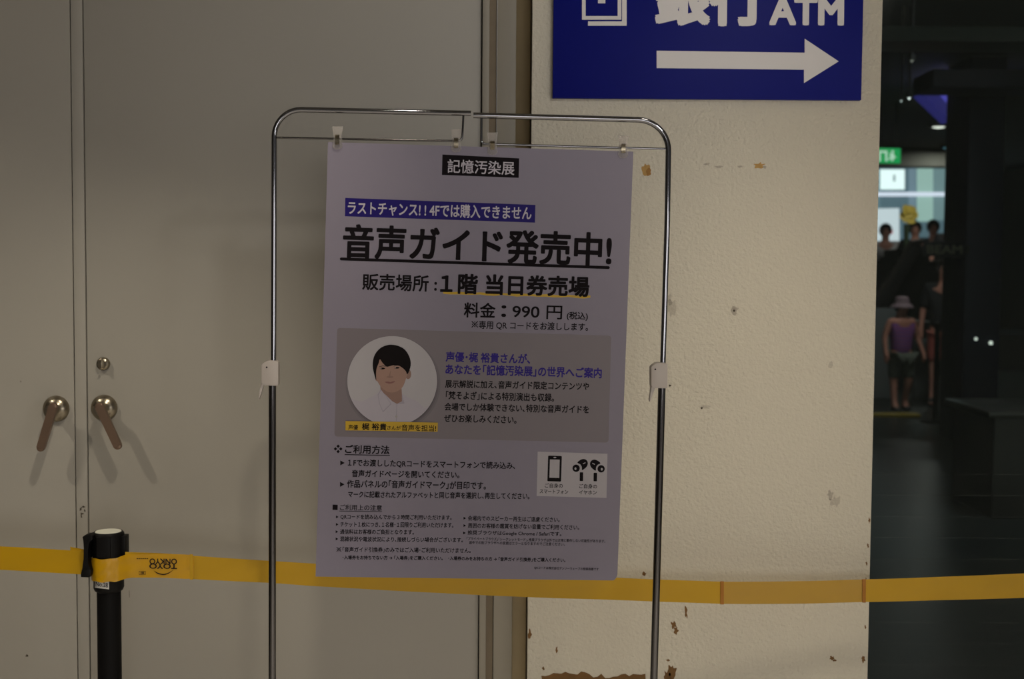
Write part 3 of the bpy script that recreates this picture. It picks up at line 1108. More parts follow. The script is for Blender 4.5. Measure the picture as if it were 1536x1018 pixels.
def ribbon(pts, thick=0.0009, dy=0.0, n=6):
    """pts: (x, ytop, ybottom) in pixels; a band of cloth seen edge to edge"""
    sm = smooth_loop(pts, n, False)
    fr, bk = [], []
    bm = bmesh.new()
    rows = []
    for x, a, b in sm:
        Y = belt_plane(x) + dy
        pl = wallp(Y)
        A, B = pl(x, a), pl(x, b)
        rows.append([bm.verts.new(A + (B - A) * k / 4 + Vector((0, 0.0006 * math.sin(k * 1.7 + x * 0.05), 0))) for k in range(5)])
    for i in range(len(rows) - 1):
        for k in range(4):
            bm.faces.new((rows[i][k], rows[i + 1][k], rows[i + 1][k + 1], rows[i][k + 1]))
    bmesh.ops.recalc_face_normals(bm, faces=bm.faces[:])
    bmesh.ops.solidify(bm, geom=bm.faces[:], thickness=thick)
    mb = MB()
    mb.bm.free()
    mb.bm = bm
    return mb


TOP = [(188, 827.5), (240, 829.2), (290, 833.2), (350, 837.2), (410, 841.2), (475, 845.0), (600, 852), (700, 857), (800, 861.5), (927, 866.2),
       (1000, 869.2), (1083, 872.0), (1150, 872.0), (1220, 870.8), (1296, 868.8), (1400, 865.2), (1536, 859.6), (1660, 854.6), (2100, 836.0)]
BOT = [(188, 864.0), (240, 865.6), (290, 868.2), (350, 871.2), (410, 874.2), (475, 878.8), (600, 886), (700, 891), (800, 895.5), (927, 899.6),
       (1000, 902.4), (1083, 905.2), (1150, 905.6), (1220, 904.6), (1296, 902.6), (1400, 900.0), (1536, 896.2), (1660, 892.0), (2100, 876.0)]
allp = [(t[0], t[1], b[1]) for t, b in zip(TOP, BOT)]


def upto(x0, x1):
    return [p for p in allp if x0 - 0.1 <= p[0] <= x1 + 0.1]


belt = empty('barrier_belt', (pc.x + R, YP, 0.88), 'yellow barrier belt running right from the post, behind the poster and across the pier', 'barrier belt')
ribbon(upto(188, 1083)).build('strap', M_STRAP, belt)
ribbon(upto(1296, 2100)).build('strap', M_STRAP, belt)
ribbon(upto(1083, 1296), 0.0005).build('mending_tape', M_TAPE, belt)
for x in (1083.0, 1296.0):
    p = [q for q in allp if abs(q[0] - x) < 0.1][0]
    s = -1 if x < 1200 else 1
    ribbon([(x - 2.6, p[1] - 0.6, p[2] + 0.8), (x, p[1] - 0.6, p[2] + 0.8), (x + 2.6, p[1] - 0.6, p[2] + 0.8)], 0.0012, -0.0012).build('tape_seam', M_SEAMY, belt)
# the amber end tape that wraps the post and carries the maker's mark
bm = bmesh.new()
WR = Around(R * 1.0 + 0.0022)
WT = []
for k in range(15):                       # round the front of the post
    a = math.radians(-172 + k * 9.2)      # from the left round to the front right
    q = Vector((pc.x + (R + 0.002) * math.cos(a), YP + (R + 0.002) * math.sin(a), 0))
    WT.append(q)
rows = []
zt0, zb0 = pz(832.2), pz(866.8)
for i, q in enumerate(WT):
    wob = 0.0012 * math.sin(i * 1.3)
    front = 1 - abs(i - 7) / 7
    rows.append([bm.verts.new((q.x, q.y - 0.0009 * math.sin(j * 2.3 + i * 0.9), (zt0 + wob * 0.5 - front * 0.001) * (1 - j / 6) + (zb0 + wob) * (j / 6))) for j in range(7)])
for x, a, b in ((192, 829.6, 866.2), (205, 830.6, 866.2), (225, 830.6, 865.8), (245, 830.4, 866.2), (268, 830.8, 867.4), (291, 831.6, 868.8)):
    pl = wallp(belt_plane(x) - 0.0030)
    A, B = pl(x, a), pl(x, b)
    rows.append([bm.verts.new(A + (B - A) * j / 6 + Vector((0, 0.0009 * math.sin(j * 1.9 + x * 0.11), 0))) for j in range(7)])
for i in range(len(rows) - 1):
    for j in range(6):
        bm.faces.new((rows[i][j], rows[i + 1][j], rows[i + 1][j + 1], rows[i][j + 1]))
bmesh.ops.recalc_face_normals(bm, faces=bm.faces[:])
mbw = MB()
mbw.bm.free()
mbw.bm = bm
wrap = mbw.build('end_tape', M_WRAP, belt)
sdm = wrap.modifiers.new('smooth', 'SUBSURF')
sdm.levels = sdm.render_levels = 2
ribbon([(284.5, 830.8, 868.8), (287, 831.0, 869.0), (289.5, 831.2, 869.2)], 0.0008, -0.0036).build('tape_seam', M_STRAP, belt)
# mark printed upside down on the tape


class OnTape:
    def __call__(self, px, py, off=0.0):
        return wallp(belt_plane(px) - 0.0043 - off)(px, py)


TP = OnTape()
letter('maker_text', 'ONKYO', (265.2, 842.0), (224.4, 841.6), TP, 0, M_INK2, wrap, 0.02, 8.2, 4, up=(0, 1))
letter('maker_text', 'TOYO', (265.2, 849.2), (224.2, 848.8), TP, 0, M_INK2, wrap, 0.02, 7.4, 4, up=(0, 1))
mb = MB()
sw = [(231, 855.6), (236, 858.4), (242, 860.2), (248, 860.2), (254, 858.0), (260, 854.6), (253.5, 859.6), (247, 862.0), (241, 861.6), (235, 859.4)]
mb.sheet([TP(x, y) for x, y in smooth_loop(sw, 3)]).build('maker_swoosh', M_INK2, wrap, False)
mb = MB()
for x in (205, 208, 211, 214, 217, 220):
    mb.sheet([TP(x, 837), TP(x + 2.2, 837), TP(x + 2.2, 838.2), TP(x, 838.2)])
mb.build('maker_small_print', M_INK2, wrap, False)
mb = MB()
for q in frame_px((208.5, 856.2, 218.5, 861.6), 0.5):
    mb.sheet([TP(x, y) for x, y in q])
for q in ([(211, 857.4), (212.2, 857.4), (212.2, 860.6), (211, 860.6)], [(213, 857.4), (214.2, 857.4), (214.2, 860.6), (213, 860.6)], [(215, 857.4), (216.2, 857.4), (216.2, 860.6), (215, 860.6)]):
    mb.sheet([TP(x, y) for x, y in q])
mb.build('maker_box', M_INK2, wrap, False)

# left belt, hooked to the post with a black clip
belt2 = empty('barrier_belt', (POST(124, 840).x, 2.585, 0.88), 'yellow barrier belt coming in from the left edge, hooked to the black post', 'barrier belt')
lb = [(-120, 813.0, 848.4), (-60, 816, 851.4), (0, 819.0, 854.2), (40, 821.0, 856.4), (80, 823.4, 858.6), (106, 825.0, 860.0), (130, 826.6, 861.6)]
ribbon(lb).build('strap', M_STRAP, belt2)
ribbon([(105.5, 819.6, 826.5), (109, 820.4, 826.6), (116, 821.6, 828.0), (126, 823.4, 829.0)], 0.0006, 0.0025, 3).build('loose_end', M_STRAP, belt2)
CP = wallp(2.575)
hk = [(123.4, 805.2), (127, 802.6), (134, 801.8), (138.8, 803.6), (138.6, 809.6), (133.4, 812.4), (131.8, 826), (131.2, 845), (134.4, 850.5), (137, 856.6),
      (135.6, 863), (133.8, 866.0), (121.2, 865.4), (121.0, 861), (122.4, 855), (124.4, 850.8), (125.4, 838), (125.6, 822), (125.0, 812)]
MB().slab(CP, hk, 0.012, 0.026, 0.001).build('hook', M_BLACKP, belt2)

# ------------------------------------------------------------------ glazed opening on the right and the mall beyond
gl = MB()
gx0 = xp1
gl.box(gx0 + 0.004, 4.2, YPIER + 0.10, YPIER + 0.108, 0.0, 3.08)
M_GLASS = clear_mat('tinted_pane', (238, 245, 241), 0.972, 0.12, stripes=True, base=(100, 106, 102))  # grey base lays a painted haze over the view beyond
tag(gl.build('window_1', M_GLASS), kind='structure')

M_DARK = mat('dark_mall_surface', (34, 34, 31), 0.7)
M_DARKG = mat('dark_green_glass_wall', (27, 36, 34), 0.35)
M_NAVY = mat('navy_pillar', (23, 26, 46), 0.55, var=0.08)
mb = MB()
mb.box(gx0 - 0.6, 9.0, 3.3, 24.0, 3.35, 3.5)
tag(mb.build('ceiling_mall', mat('brown_black_ceiling', (80, 80, 75), 0.8)), kind='structure')
mb = MB()
mb.box(9.0, 9.1, 3.0, 24.0, 0, 3.35)
tag(mb.build('wall_right', M_DARK), kind='structure')
mb = MB()
mb.box(gx0 - 0.6, 9.1, 24.0, 24.1, 0, 3.5)
tag(mb.build('wall_far', M_DARK), kind='structure')
mb = MB()
mb.box(gx0 - 0.7, gx0 - 0.6, 3.2, 24.0, 0, 3.35)
tag(mb.build('wall_mall_left', M_DARK), kind='structure')


def face_box(mb, q, Y, depth, bevel=0.0):
    """box whose front face fills the pixel rectangle q at distance Y"""
    pl = wallp(Y)
    x0, y0, x1, y1 = q
    cxm, cym = (x0 + x1) / 2, (y0 + y1) / 2
    return mb.box(pl(x0, cym).x, pl(x1, cym).x, Y, Y + depth, pl(cxm, y1).z, pl(cxm, y0).z, bevel)


# bulkheads under the ceiling
mb = MB()
face_box(mb, (1290, 40, 1700, 62), 6.0, 0.3)
tag(mb.build('trim_3', M_DARKG), kind='structure')
mb = MB()
face_box(mb, (1400, 104, 1700, 131), 10.2, 0.5)
tag(mb.build('trim_4', M_NAVY), kind='structure')
mb = MB()
face_box(mb, (1290, 216, 1460, 249), 19.0, 0.4)
tag(mb.build('trim_5', mat('brown_bulkhead', (66, 64, 58), 0.8)), kind='structure')

# pillar
pl11 = wallp(11.0)
px0, px1 = pl11(1446, 500).x, pl11(1500, 500).x
mb = MB()
mb.box(px0, px1, 11.0, 11.6, 0, 3.35, 0.01)
tag(mb.build('wall_pillar', M_NAVY), kind='structure')
mb = MB()
mb.box(px0 + 0.22, 9.0, 9.0, 9.3, 0, 3.35)
tag(mb.build('wall_shop', mat('black_shop_wall', (9, 9, 8), 0.8)), kind='structure')

# violet lit ceiling feature
pl12 = wallp(12.0)
vl = empty('cove_light', pl12(1425, 160), 'violet lit ceiling cove high beside the dark pillar', 'ceiling light')
M_VIO = mat('violet_glow', (60, 55, 120), 0.6, emit=(92, 84, 200), estr=0.8)
M_VIO2 = mat('dim_violet_glow', (50, 46, 100), 0.6, emit=(58, 54, 140), estr=0.5)
MB().slab(pl12, [(1402, 132), (1462, 132), (1462, 152), (1445, 152), (1445, 182), (1428, 164)], 0, 0.25).build('lit_panel', M_VIO, vl, False)
MB().slab(pl12, [(1382, 140), (1402, 134), (1428, 164), (1426, 182)], 0, 0.25).build('side_panel', M_VIO2, vl, False)


def downlight(px, py, Y, w, label, em, strength):
    pl = wallp(Y)
    c_ = pl(px, py)
    k = 1.0 / F * Y
    e_ = empty('downlight', c_, label, 'ceiling light', 'ceiling lights of the mall corridor')
    MB().lathe([(w * k * 0.6, 0.0), (w * k * 0.62, -0.03), (w * k * 0.5, -0.035), (w * k * 0.48, 0)], c_).build('ring', M_DARK, e_)
    b = MB().lathe([(0, -0.05), (w * k * 0.3, -0.04), (w * k * 0.46, -0.005), (0, -0.004)], c_)
    b.build('lamp', mat('lamp_glow_%d' % int(px), (150, 150, 145), 0.5, emit=em, estr=strength), e_)
    MB().tube([c_, Vector((c_.x, c_.y, 3.36))], 0.01, 8).build('stem', M_DARK, e_)


downlight(1408, 186, 14.0, 26, 'round white ceiling light below the violet cove', (235, 232, 225), 1.6)
downlight(1364, 139, 9.0, 6, 'small white spot light on the dark ceiling, left of the violet cove', (225, 230, 230), 2.0)
downlight(1352, 143, 9.0, 4, 'smallest of the ceiling spots, nearest to the cream pier', (190, 200, 200), 1.2)
downlight(1422, 218, 17.0, 20, 'dim bluish round ceiling light just above the bright shop window', (92, 140, 160), 0.8)
downlight(1368, 82, 8.0, 8, 'faint ceiling spot highest of those behind the glass', (150, 148, 140), 0.5)

# emergency exit sign
pl14 = wallp(14.0)
ex = empty('exit_sign', pl14(1330, 245), 'green emergency exit sign hanging above the far shop window', 'sign')
M_EXG = mat('exit_green', (20, 120, 60), 0.5, emit=(20, 170, 90), estr=0.75)
M_EXW = mat('exit_white', (200, 220, 205), 0.5, emit=(190, 225, 205), estr=0.7)
MB().slab(pl14, [(1309, 221.5), (1351, 222.5), (1351, 244.5), (1309, 244)], 0, 0.06, 0.004).build('sign_box', M_EXG, ex)
run_ = [[(1337, 226), (1340, 225), (1341, 228), (1338, 229)],
        [(1334, 230), (1340, 229), (1342, 234), (1345, 236), (1341, 237), (1340, 241), (1337, 242), (1338, 237), (1334, 240), (1332, 239), (1336, 234)]]
mb = MB()
for q in run_:
    mb.slab(pl14, q, 0.004, 0.003)
mb.slab(pl14, [(1318, 226), (1331, 226), (1331, 242), (1328, 242), (1328, 229), (1321, 229), (1321, 242), (1318, 242)], 0.004, 0.003)
mb.build('running_figure', M_EXW, ex, False)
MB().tube([pl14(1322, 222), Vector((pl14(1322, 222).x, 14.03, 3.36))], 0.008, 8).build('hanger', M_DARK, ex)
MB().tube([pl14(1344, 222), Vector((pl14(1344, 222).x, 14.03, 3.36))], 0.008, 8).build('hanger', M_DARK, ex)

# bright shop window far behind
pl22 = wallp(22.0)
shopw = bpy.data.objects.new('window_2', None)
COL.objects.link(shopw)
shopw.location = pl22(1380, 440)
tag(shopw, kind='structure')


def em(name, rgb, s=1.0):
    return mat(name, tuple(int(v * 0.6) for v in rgb), 0.6, emit=rgb, estr=s * 1.6)


MB().slab(pl22, [(1285, 249), (1452, 251), (1452, 440), (1285, 440)], -0.10, 0.05).build('backdrop', em('window_day', (84, 104, 116), 0.7), shopw, False)
for (x0, x1, y0, y1, rgb, s) in ((1292, 1320, 250, 345, (96, 118, 128), 0.8), (1364, 1374, 250, 330, (112, 130, 146), 0.75), (1376, 1400, 250, 332, (150, 176, 172), 0.8),
                                 (1402, 1421, 250, 330, (112, 134, 140), 0.75), (1423, 1448, 250, 330, (76, 88, 112), 0.75)):
    MB().slab(pl22, [(x0, y0), (x1, y0), (x1, y1), (x0, y1)], -0.04, 0.03).build('curtain', em('curtain_%d' % x0, rgb, s), shopw, False)
MB().slab(pl22, [(1321, 254), (1357, 254), (1357, 284), (1321, 284)], 0.0, 0.03).build('lit_board', em('lit_board', (224, 236, 240), 1.0), shopw, False)
MB().slab(pl22, [(1340, 262), (1343, 262), (1343, 272), (1340, 272)], 0.01, 0.01).build('board_mark', em('board_mark', (120, 140, 150), 0.7), shopw, False)
MB().slab(pl22, [(1290, 288), (1445, 288), (1445, 294), (1290, 294)], 0.03, 0.06).build('lit_rail', em('lit_rail', (205, 206, 226), 0.95), shopw, False)
MB().slab(pl22, [(1290, 313), (1349, 312), (1349, 372), (1290, 372)], 0.0, 0.03).build('lit_board', em('lit_board_low', (190, 196, 206), 0.9), shopw, False)
MB().slab(pl22, [(1432, 330), (1446, 328), (1446, 360), (1432, 360)], 0.0, 0.03).build('lit_board', em('lit_board_blue', (150, 164, 210), 0.8), shopw, False)

for px_, py_ in ((1323, 346), (1335, 347)):
    MB().slab(pl22, circ(px_, py_, 4.5, 16), 0.012, 0.01).build('pink_mark', em('pink_mark', (200, 96, 110), 0.7), shopw, False)

# stock and plants in front of the far window
pl20 = wallp(19.75)


def ball(px, py, Y, r_px, m, name, label, cat, group=None):
    c_ = wallp(Y)(px, py)
    b = bmesh.new()
    bmesh.ops.create_icosphere(b, subdivisions=3, radius=r_px * Y / F)
    for v in b.verts:
        v.co.z *= 0.86 + 0.1 * math.sin(5 * math.atan2(v.co.y, v.co.x))
        v.co += c_
    mb_ = MB()
    mb_.add(b)
    o = mb_.build(name, m)
    o.data.transform(Matrix.Translation(-c_))
    o.location = c_
    return tag(o, label, cat, group)


# flower display stand (yellow)
fd = empty('flower_arrangement', pl20(1357, 440) * 1.0, 'yellow flowers in front of the lit white boards, far behind the glass', 'flowers')
rndf = random.Random(3)
for k in range(12):
    c_ = pl20(1352 + rndf.uniform(0, 18), 314 + rndf.uniform(0, 20))
    MB().lathe([(0, -0.03), (0.03, -0.02), (0.075, 0.03), (0.05, 0.035), (0, 0.02)], c_, (rndf.uniform(-.6, .6), -1, rndf.uniform(-.2, .8)), 12).build(
        'bloom', mat('yellow_petals', (196, 168, 66), 0.6, var=0.2, scale=30), fd)
MB().tube([pl20(1360, 336), Vector((pl20(1360, 336).x, 19.75, 1.35))], [0.05, 0.02], 8).build('stems', mat('dark_stems', (48, 62, 40), 0.7), fd)
MB().lathe([(0, 0), (0.16, 0), (0.2, 0.9), (0.17, 0.9), (0.15, 0.86), (0, 0.86)], (pl20(1360, 336).x, 19.75, 0.55), seg=20).build('planter', M_DARK, fd)

# dark display island that fills the middle, with goods
isl = empty('display_counter', Vector((pl20(1390, 500).x, 18.2, 0)), 'dark display counter below the bright far window', 'counter')
mb = MB()
pl18 = wallp(18.0)
mb.box(pl18(1285, 400).x, pl18(1447, 400).x, 18.2, 19.4, 0.0, 1.62, 0.03)
mb.build('counter_body', mat('counter_black', (24, 23, 23), 0.5), isl)
mb = MB()
mb.box(pl18(1285, 400).x - 0.05, pl18(1447, 400).x + 0.02, 18.2, 19.45, 1.62, 1.67, 0.01)
mb.build('counter_top', mat('counter_edge', (44, 42, 42), 0.35), isl)


# ------------------------------------------------------------------ people in the mall
def skin_mesh(joints, bones, root=0, levels=2):
    me = bpy.data.meshes.new('figure')
    me.from_pydata([j[0] for j in joints], bones, [])
    o = bpy.data.objects.new('figure', me)
    COL.objects.link(o)
    sk = o.modifiers.new('skin', 'SKIN')
    for i, j in enumerate(joints):
        sv = me.skin_vertices[0].data[i]
        r = j[1]
        sv.radius = (r, r) if not isinstance(r, tuple) else r
        sv.use_root = (i == root)
    sb = o.modifiers.new('sub', 'SUBSURF')
    sb.levels = sb.render_levels = levels
    dg = bpy.context.evaluated_depsgraph_get()
    dg.update()
    out = bpy.data.meshes.new_from_object(o.evaluated_get(dg))
    bpy.data.objects.remove(o)
    bpy.data.meshes.remove(me)
    for p in out.polygons:
        p.use_smooth = True
    return out


def person(base, h, face, cloth, legs, skin, hair, label, arms=((0.1, 0.02), (-0.1, 0.02)), stride=0.06, hat=None, group=None, skirt=False, bag=None):
    """standing figure of height h; face = heading angle about z"""
    root = empty('person', base, label, 'person', group)
    root.rotation_euler = (0, 0, face)
    s = h / 1.70
    wide = 1.0 if h > 1.4 else 1.12

    def J(x, y, z, r):
        return (Vector((x * s * wide, y * s, z * s)), (r[0] * s * wide, r[1] * s) if isinstance(r, tuple) else r * s * wide)
    j, b = [], []

    def add(*a, link=None):
        j.append(J(*a))
        if link is not None:
            b.append((link, len(j) - 1))
        return len(j) - 1
    pel = add(0, 0, 0.93, (0.15, 0.10))
    wa = add(0, 0, 1.08, (0.125, 0.09), link=pel)
    ch = add(0, 0, 1.30, (0.155, 0.105), link=wa)
    nk = add(0, 0.005, 1.46, 0.055, link=ch)
    hd0 = add(0, 0.0, 1.53, 0.072, link=nk)
    hd1 = add(0, -0.01, 1.61, 0.086, link=hd0)
    add(0, 0.0, 1.66, 0.06, link=hd1)
    add(0, -0.095, 1.575, 0.012, link=hd1)           # nose
    for i, sg in enumerate((-1, 1)):
        shd = add(sg * 0.175, 0.0, 1.39, 0.052, link=ch)
        fx, fy = arms[i]
        el = add(sg * (0.215 + abs(fx) * 0.5), 0.02, 1.13, 0.040, link=shd)
        wr = add(sg * (0.215 + fx), -0.05 - fy, 0.90, 0.028, link=el)
        hn = add(sg * (0.215 + fx), -0.07 - fy, 0.82, (0.038, 0.018), link=wr)
        for q in (-1.5, -0.5, 0.5, 1.5):
            add(sg * (0.215 + fx) + 0.0, -0.07 - fy + q * 0.019, 0.745 + abs(q) * 0.008, 0.0085, link=hn)
        add(sg * (0.205 + fx), -0.125 - fy, 0.80, 0.010, link=wr)
        st = stride * (1 if sg > 0 else -1)
        hp = add(sg * 0.09, 0, 0.84, 0.088, link=pel)
        kn = add(sg * 0.10, -0.02 - st * 0.5, 0.48, 0.058, link=hp)
        an = add(sg * 0.105, 0.02 + st, 0.09, 0.038, link=kn)
        add(sg * 0.115, -0.13 + st, 0.030, (0.045, 0.028), link=an)
        add(sg * 0.105, 0.05 + st, 0.035, 0.030, link=an)
    me = skin_mesh(j, b)
    me.materials.append(skin)
    o = bpy.data.objects.new('body', me)
    COL.objects.link(o)
    o.parent = root
    # clothing: same joints, a little wider

    def cl(name, ids, m, grow):
        jj = [(j[i][0], tuple(r + grow * s for r in j[i][1]) if isinstance(j[i][1], tuple) else j[i][1] + grow * s) for i in ids]
        if name == 'shirt':
            jj[0] = (jj[0][0] - Vector((0, 0, 0.12 * s)), jj[0][1])
            jj[2] = (jj[2][0] + Vector((0, 0, 0.05 * s)), jj[2][1])
        bb = [(ids.index(a), ids.index(c)) for a, c in b if a in ids and c in ids]
        mm = skin_mesh(jj, bb)
        mm.materials.append(m)
        oo = bpy.data.objects.new(name, mm)
        COL.objects.link(oo)
        oo.parent = root
        return oo
    # indices: left arm starts at 8
    L = 8
    step = 14
    hips = [0] + [L + 9, L + 10] + [L + step + 9, L + step + 10]
    shirt_ids = [0, 1, 2] + [L] + [L + step]
    if cloth[1]:
        shirt_ids += [L + 1, L + step + 1]
    cl('shirt', shirt_ids, cloth[0], 0.030)
    if legs[1]:
        hips += [L + 11, L + step + 11]
    cl('trousers' if legs[1] else 'shorts', hips, legs[0], 0.022)
    for sg in (0, 1):
        k = L + step * sg
        cl('shoe', [k + 11, k + 12, k + 13], mat('dark_shoe', (40, 38, 40), 0.6), 0.008)
    hz = 1.60 * s
    mb_ = MB()
    if hat:
        mb_.lathe([(0.175 * s, hz - 0.01 * s), (0.165 * s, hz + 0.01 * s), (0.112 * s, hz + 0.05 * s), (0.10 * s, hz + 0.13 * s), (0.07 * s, hz + 0.155 * s), (0, hz + 0.16 * s)],
                  (0, 0, 0), seg=24)
        oo = mb_.build('bucket_hat', hat)
        oo.parent = root
        mb_ = MB()
    b_ = bmesh.new()
    bmesh.ops.create_icosphere(b_, subdivisions=3, radius=0.105 * s * wide)
    for v in list(b_.verts):
        if v.co.y < -0.045 * s and v.co.z < 0.045 * s:
            v.co.y = -0.045 * s
        v.co.z *= 1.08
        v.co += Vector((0, 0.012 * s, 1.625 * s))
    mb_.add(b_)
    oo = mb_.build('hair', hair)
    oo.parent = root
    for sg in (-1, 1):
        oo = MB().lathe([(0, 0), (0.009 * s, 0.002), (0, 0.006)], (sg * 0.032 * s, -0.088 * s, 1.615 * s), (0, -1, 0), 10).build('eye', M_INK)
        oo.parent = root
    if bag:
        mb_ = MB()
        mb_.box(0.16 * s, 0.34 * s, -0.10 * s, 0.12 * s, 0.62 * s, 0.90 * s, 0.03 * s)
        oo = mb_.build('bag', bag)
        oo.parent = root
    return root


M_PSKIN = mat('person_skin', (186, 128, 110), 0.6)
M_PHAIR = mat('dark_hair', (26, 22, 22), 0.6, var=0.2, scale=60)
M_TANK = None


def striped(name, c1, c2, freq):
    m = bpy.data.materials.new(name)
    m.use_nodes = True
    nt = m.node_tree
    b = nt.nodes['Principled BSDF']
    b.inputs['Roughness'].default_value = 0.8
    tc = nt.nodes.new('ShaderNodeTexCoord')
    sp = nt.nodes.new('ShaderNodeSeparateXYZ')
    nt.links.new(tc.outputs['Object'], sp.inputs[0])
    mu = nt.nodes.new('ShaderNodeMath')
    mu.operation = 'SINE'
    ml = nt.nodes.new('ShaderNodeMath')
    ml.operation = 'MULTIPLY'
    ml.inputs[1].default_value = freq
    nt.links.new(sp.outputs['Z'], ml.inputs[0])
    nt.links.new(ml.outputs[0], mu.inputs[0])
    gt = nt.nodes.new('ShaderNodeMath')
    gt.operation = 'GREATER_THAN'
    gt.inputs[1].default_value = 0.0
    nt.links.new(mu.outputs[0], gt.inputs[0])
    mx = nt.nodes.new('ShaderNodeMix')
    mx.data_type = 'RGBA'
    mx.inputs['A'].default_value = srgb(c1)
    mx.inputs['B'].default_value = srgb(c2)
    nt.links.new(gt.outputs[0], mx.inputs['Factor'])
    nt.links.new(mx.outputs['Result'], b.inputs['Base Color'])
    return m


def foot(px, Y):
    p = wallp(Y)(px, 500)
    return Vector((p.x, Y, 0))


person(foot(1352, 13.5), 1.20, 0.25, (striped('purple_striped_cloth', (96, 70, 150), (150, 74, 110), 160), False), (mat('grey_green_shorts', (92, 96, 88), 0.8), False),
       M_PSKIN, M_PHAIR, 'child in a bucket hat, purple striped tank top and grey shorts', arms=((0.05, 0.02), (0.08, 0.03)), hat=mat('mauve_hat', (130, 108, 116), 0.8))
person(foot(1415, 14.2), 1.62, -0.3, (mat('black_shirt', (28, 28, 32), 0.8), True), (mat('salmon_shorts', (190, 92, 84), 0.8), False),
       M_PSKIN, M_PHAIR, 'person in black shirt and salmon shorts standing beside the dark pillar', arms=((0.04, 0.0), (0.03, 0.02)))
pm = MB()
pm.box(gx0 - 0.5, 8.9, 19.55, 21.8, 0.0, 0.55)
tag(pm.build('floor_platform', M_DARK), kind='structure')
crowd = [(1325, 1.72, (214, 206, 208), 'person in a white top behind the far counter, nearest the cream pier'),
         (1369, 1.74, (34, 32, 36), 'dark clothed person behind the counter, just right of the yellow flowers'),
         (1396, 1.80, (30, 28, 30), 'dark clothed person behind the counter, between two others and above the salmon shorts'),
         (1424, 1.84, (26, 24, 28), 'tallest dark clothed person behind the counter, beside the pillar')]
for (px, h, rgb, lb_), Yc in zip(crowd, (20.9, 20.4, 21.2, 19.85)):
    bpos = foot(px, Yc) + Vector((0, 0, 0.55))
    person(bpos, h, 0.1 * random.uniform(-3, 3), (mat('crowd_cloth_%d' % px, rgb, 0.8), True), (mat('crowd_trousers', (30, 30, 34), 0.8), True), M_PSKIN, M_PHAIR, lb_)

# escalator with its handrails
esc = empty('escalator', foot(1350, 16.5), 'dark escalator rising towards the far window behind the child', 'escalator')
pl16 = wallp(16.4)


def esc_side(dx):
    q = [(1312 + dx, 452), (1366 + dx, 366), (1382 + dx, 366), (1382 + dx, 376), (1330 + dx, 462), (1312 + dx, 468)]
    return q


M_ESC = mat('escalator_panel', (46, 44, 44), 0.35)
M_RAIL = mat('escalator_handrail', (74, 66, 64), 0.5)
MB().slab(pl16, esc_side(0), 0.0, 0.06, 0.004).build('side_panel', M_ESC, esc)
MB().slab(wallp(17.3), esc_side(0), 0.0, 0.06, 0.004).build('side_panel', M_ESC, esc)
for Y in (16.4, 17.3):
    pl = wallp(Y)
    MB().tube([pl(1310, 448), pl(1336, 416), pl(1366, 364), pl(1384, 362)], 0.035, 10).build('handrail', M_RAIL, esc)
mb = MB()
for k in range(9):
    t = k / 8
    a = pl16(1316 + 58 * t, 464 - 86 * t)
    mb.box(a.x - 0.16, a.x + 0.2, 16.46, 17.28, a.z - 0.16, a.z + 0.04)
mb.build('steps', mat('escalator_steps', (36, 36, 38), 0.4, 0.4), esc)
a = pl16(1316, 470)
MB().box(a.x - 0.35, a.x + 0.75, 16.4, 17.36, 0.0, a.z - 0.1, 0.01).build('base', M_ESC, esc)

# projecting shop name board fixed to the pillar, with its letters
pl10 = wallp(10.9)
bmn = empty('shop_board', pl10(1418, 386), 'dim name board with olive capital letters fixed to the left of the navy pillar', 'sign')
MB().slab(pl10, [(1386, 362), (1445, 363), (1445, 385), (1386, 384)], 0.0, 0.02, 0.002).build('board', mat('board_black', (20, 19, 20), 0.6), bmn)
letter('board_text', 'BEAM', (1391, 373.5), (1443, 374), pl10, 0.004, mat('olive_letters', (92, 90, 70), 0.6), bmn, 0.03, 12, 4, up=(0, -1))
pa, pb = pl10(1440, 379), pl10(1456, 368)
MB().box(pa.x, pb.x, 10.925, 10.998, pa.z, pb.z).build('bracket', M_DARK, bmn)

# pale screens behind the child, low yellow kerb, stand
scr = empty('pale_partition', foot(1360, 15.0), 'pale grey partition panels standing behind the child', 'partition')
pl15 = wallp(15.0)
M_SCR = mat('pale_partition', (112, 116, 118), 0.7)
zq = pl15(1360, 462).z
mb = MB()
mb.box(pl15(1292, 500).x, pl15(1345, 500).x, 15.0, 15.05, 0.0, zq, 0.005)
mb.build('panel', M_SCR, scr)
mb = MB()
mb.box(pl15(1372, 500).x, pl15(1402, 500).x, 15.0, 15.05, 0.0, pl15(1380, 508).z, 0.005)
mb.build('panel', M_SCR, scr)
kb = MB()
kb.box(foot(1296, 13.2).x, foot(1374, 13.2).x, 12.98, 13.14, 0.0, 0.035, 0.004)
tag(kb.build('floor_kerb', mat('dull_yellow_kerb', (150, 128, 40), 0.7)), 'low dull yellow kerb on the floor in front of the child', 'kerb')
sd = empty('queue_post', foot(1406, 12.6), 'thin dark queue post on the polished floor left of the pillar', 'post')
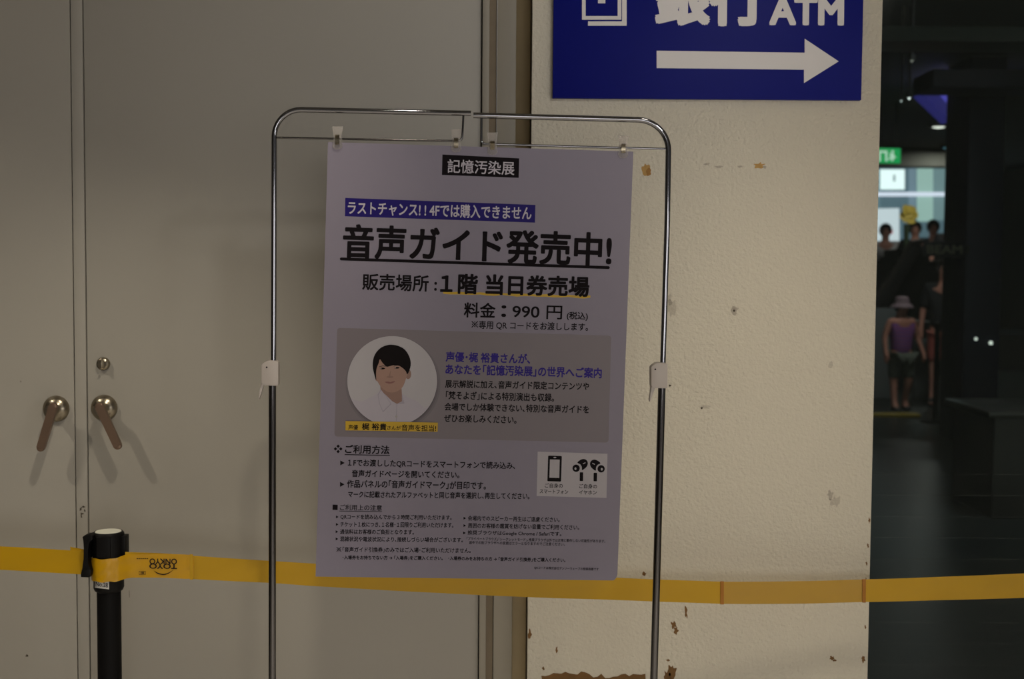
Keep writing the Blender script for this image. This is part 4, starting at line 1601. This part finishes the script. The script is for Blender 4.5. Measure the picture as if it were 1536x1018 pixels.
MB().lathe([(0, 0), (0.15, 0), (0.15, 0.015), (0.03, 0.03), (0.028, 0.93), (0.036, 0.94), (0.036, 0.99), (0, 1.0)], sd.location, seg=24).build('pole', M_BLACKT, sd)
# counter at the right edge
ct = empty('service_counter', foot(1530, 7.6), 'dark low counter at the right edge behind the yellow belt', 'counter')
pl76 = wallp(7.6)
MB().box(pl76(1492, 600).x, pl76(1492, 600).x + 1.6, 7.6, 8.3, 0.0, 0.62, 0.01).build('counter_body', mat('service_black', (26, 26, 24), 0.5), ct)
MB().box(pl76(1480, 600).x, pl76(1492, 600).x + 1.65, 7.55, 8.35, 0.62, 0.66, 0.008).build('counter_top', mat('service_top', (62, 60, 54), 0.3), ct)

# small lit globes
def globe(px, py, Y, r_px, label):
    c_ = wallp(Y)(px, py)
    r = r_px * Y / F
    e_ = empty('globe_lamp', c_, label, 'lamp', 'small globe lamps in the mall')
    MB().lathe([(0, 0), (r * 0.7, 0), (r * 0.7, r * 0.4), (0, r * 0.4)], c_ + Vector((0, 0, 0)), (0, -1, 0), 16).build('holder', M_DARK, e_)
    MB().lathe([(0, -r), (r * 0.5, -r * 0.86), (r * 0.87, -r * 0.5), (r, 0), (r * 0.87, r * 0.5), (r * 0.5, r * 0.86), (0, r)], c_ + Vector((0, -r * 1.2, 0)), (0, -1, 0), 16).build(
        'bulb', em('globe_glow', (225, 230, 222), 0.8), e_)


globe(1337, 425, 18.2, 3.4, 'small white globe lamp on the dark counter front, left, above the child')
globe(1429, 437, 18.2, 3.0, 'small white globe lamp on the dark counter front, beside the pillar edge')
globe(1463, 508, 10.995, 2.2, 'small dim globe lamp on the face of the navy pillar')
globe(1485, 514, 10.995, 2.8, 'brighter small globe lamp at the right edge of the navy pillar')

# fill lights added beyond the glass to bring up the dim colours
area('corridor_fill', (4.3, 12.2, 3.3), 0.5, 34, NEUT)
area('corridor_fill', (3.2, 7.0, 3.3), 0.5, 20, COOL)
area('corridor_fill', (6.3, 18.5, 3.3), 0.5, 22, NEUT)
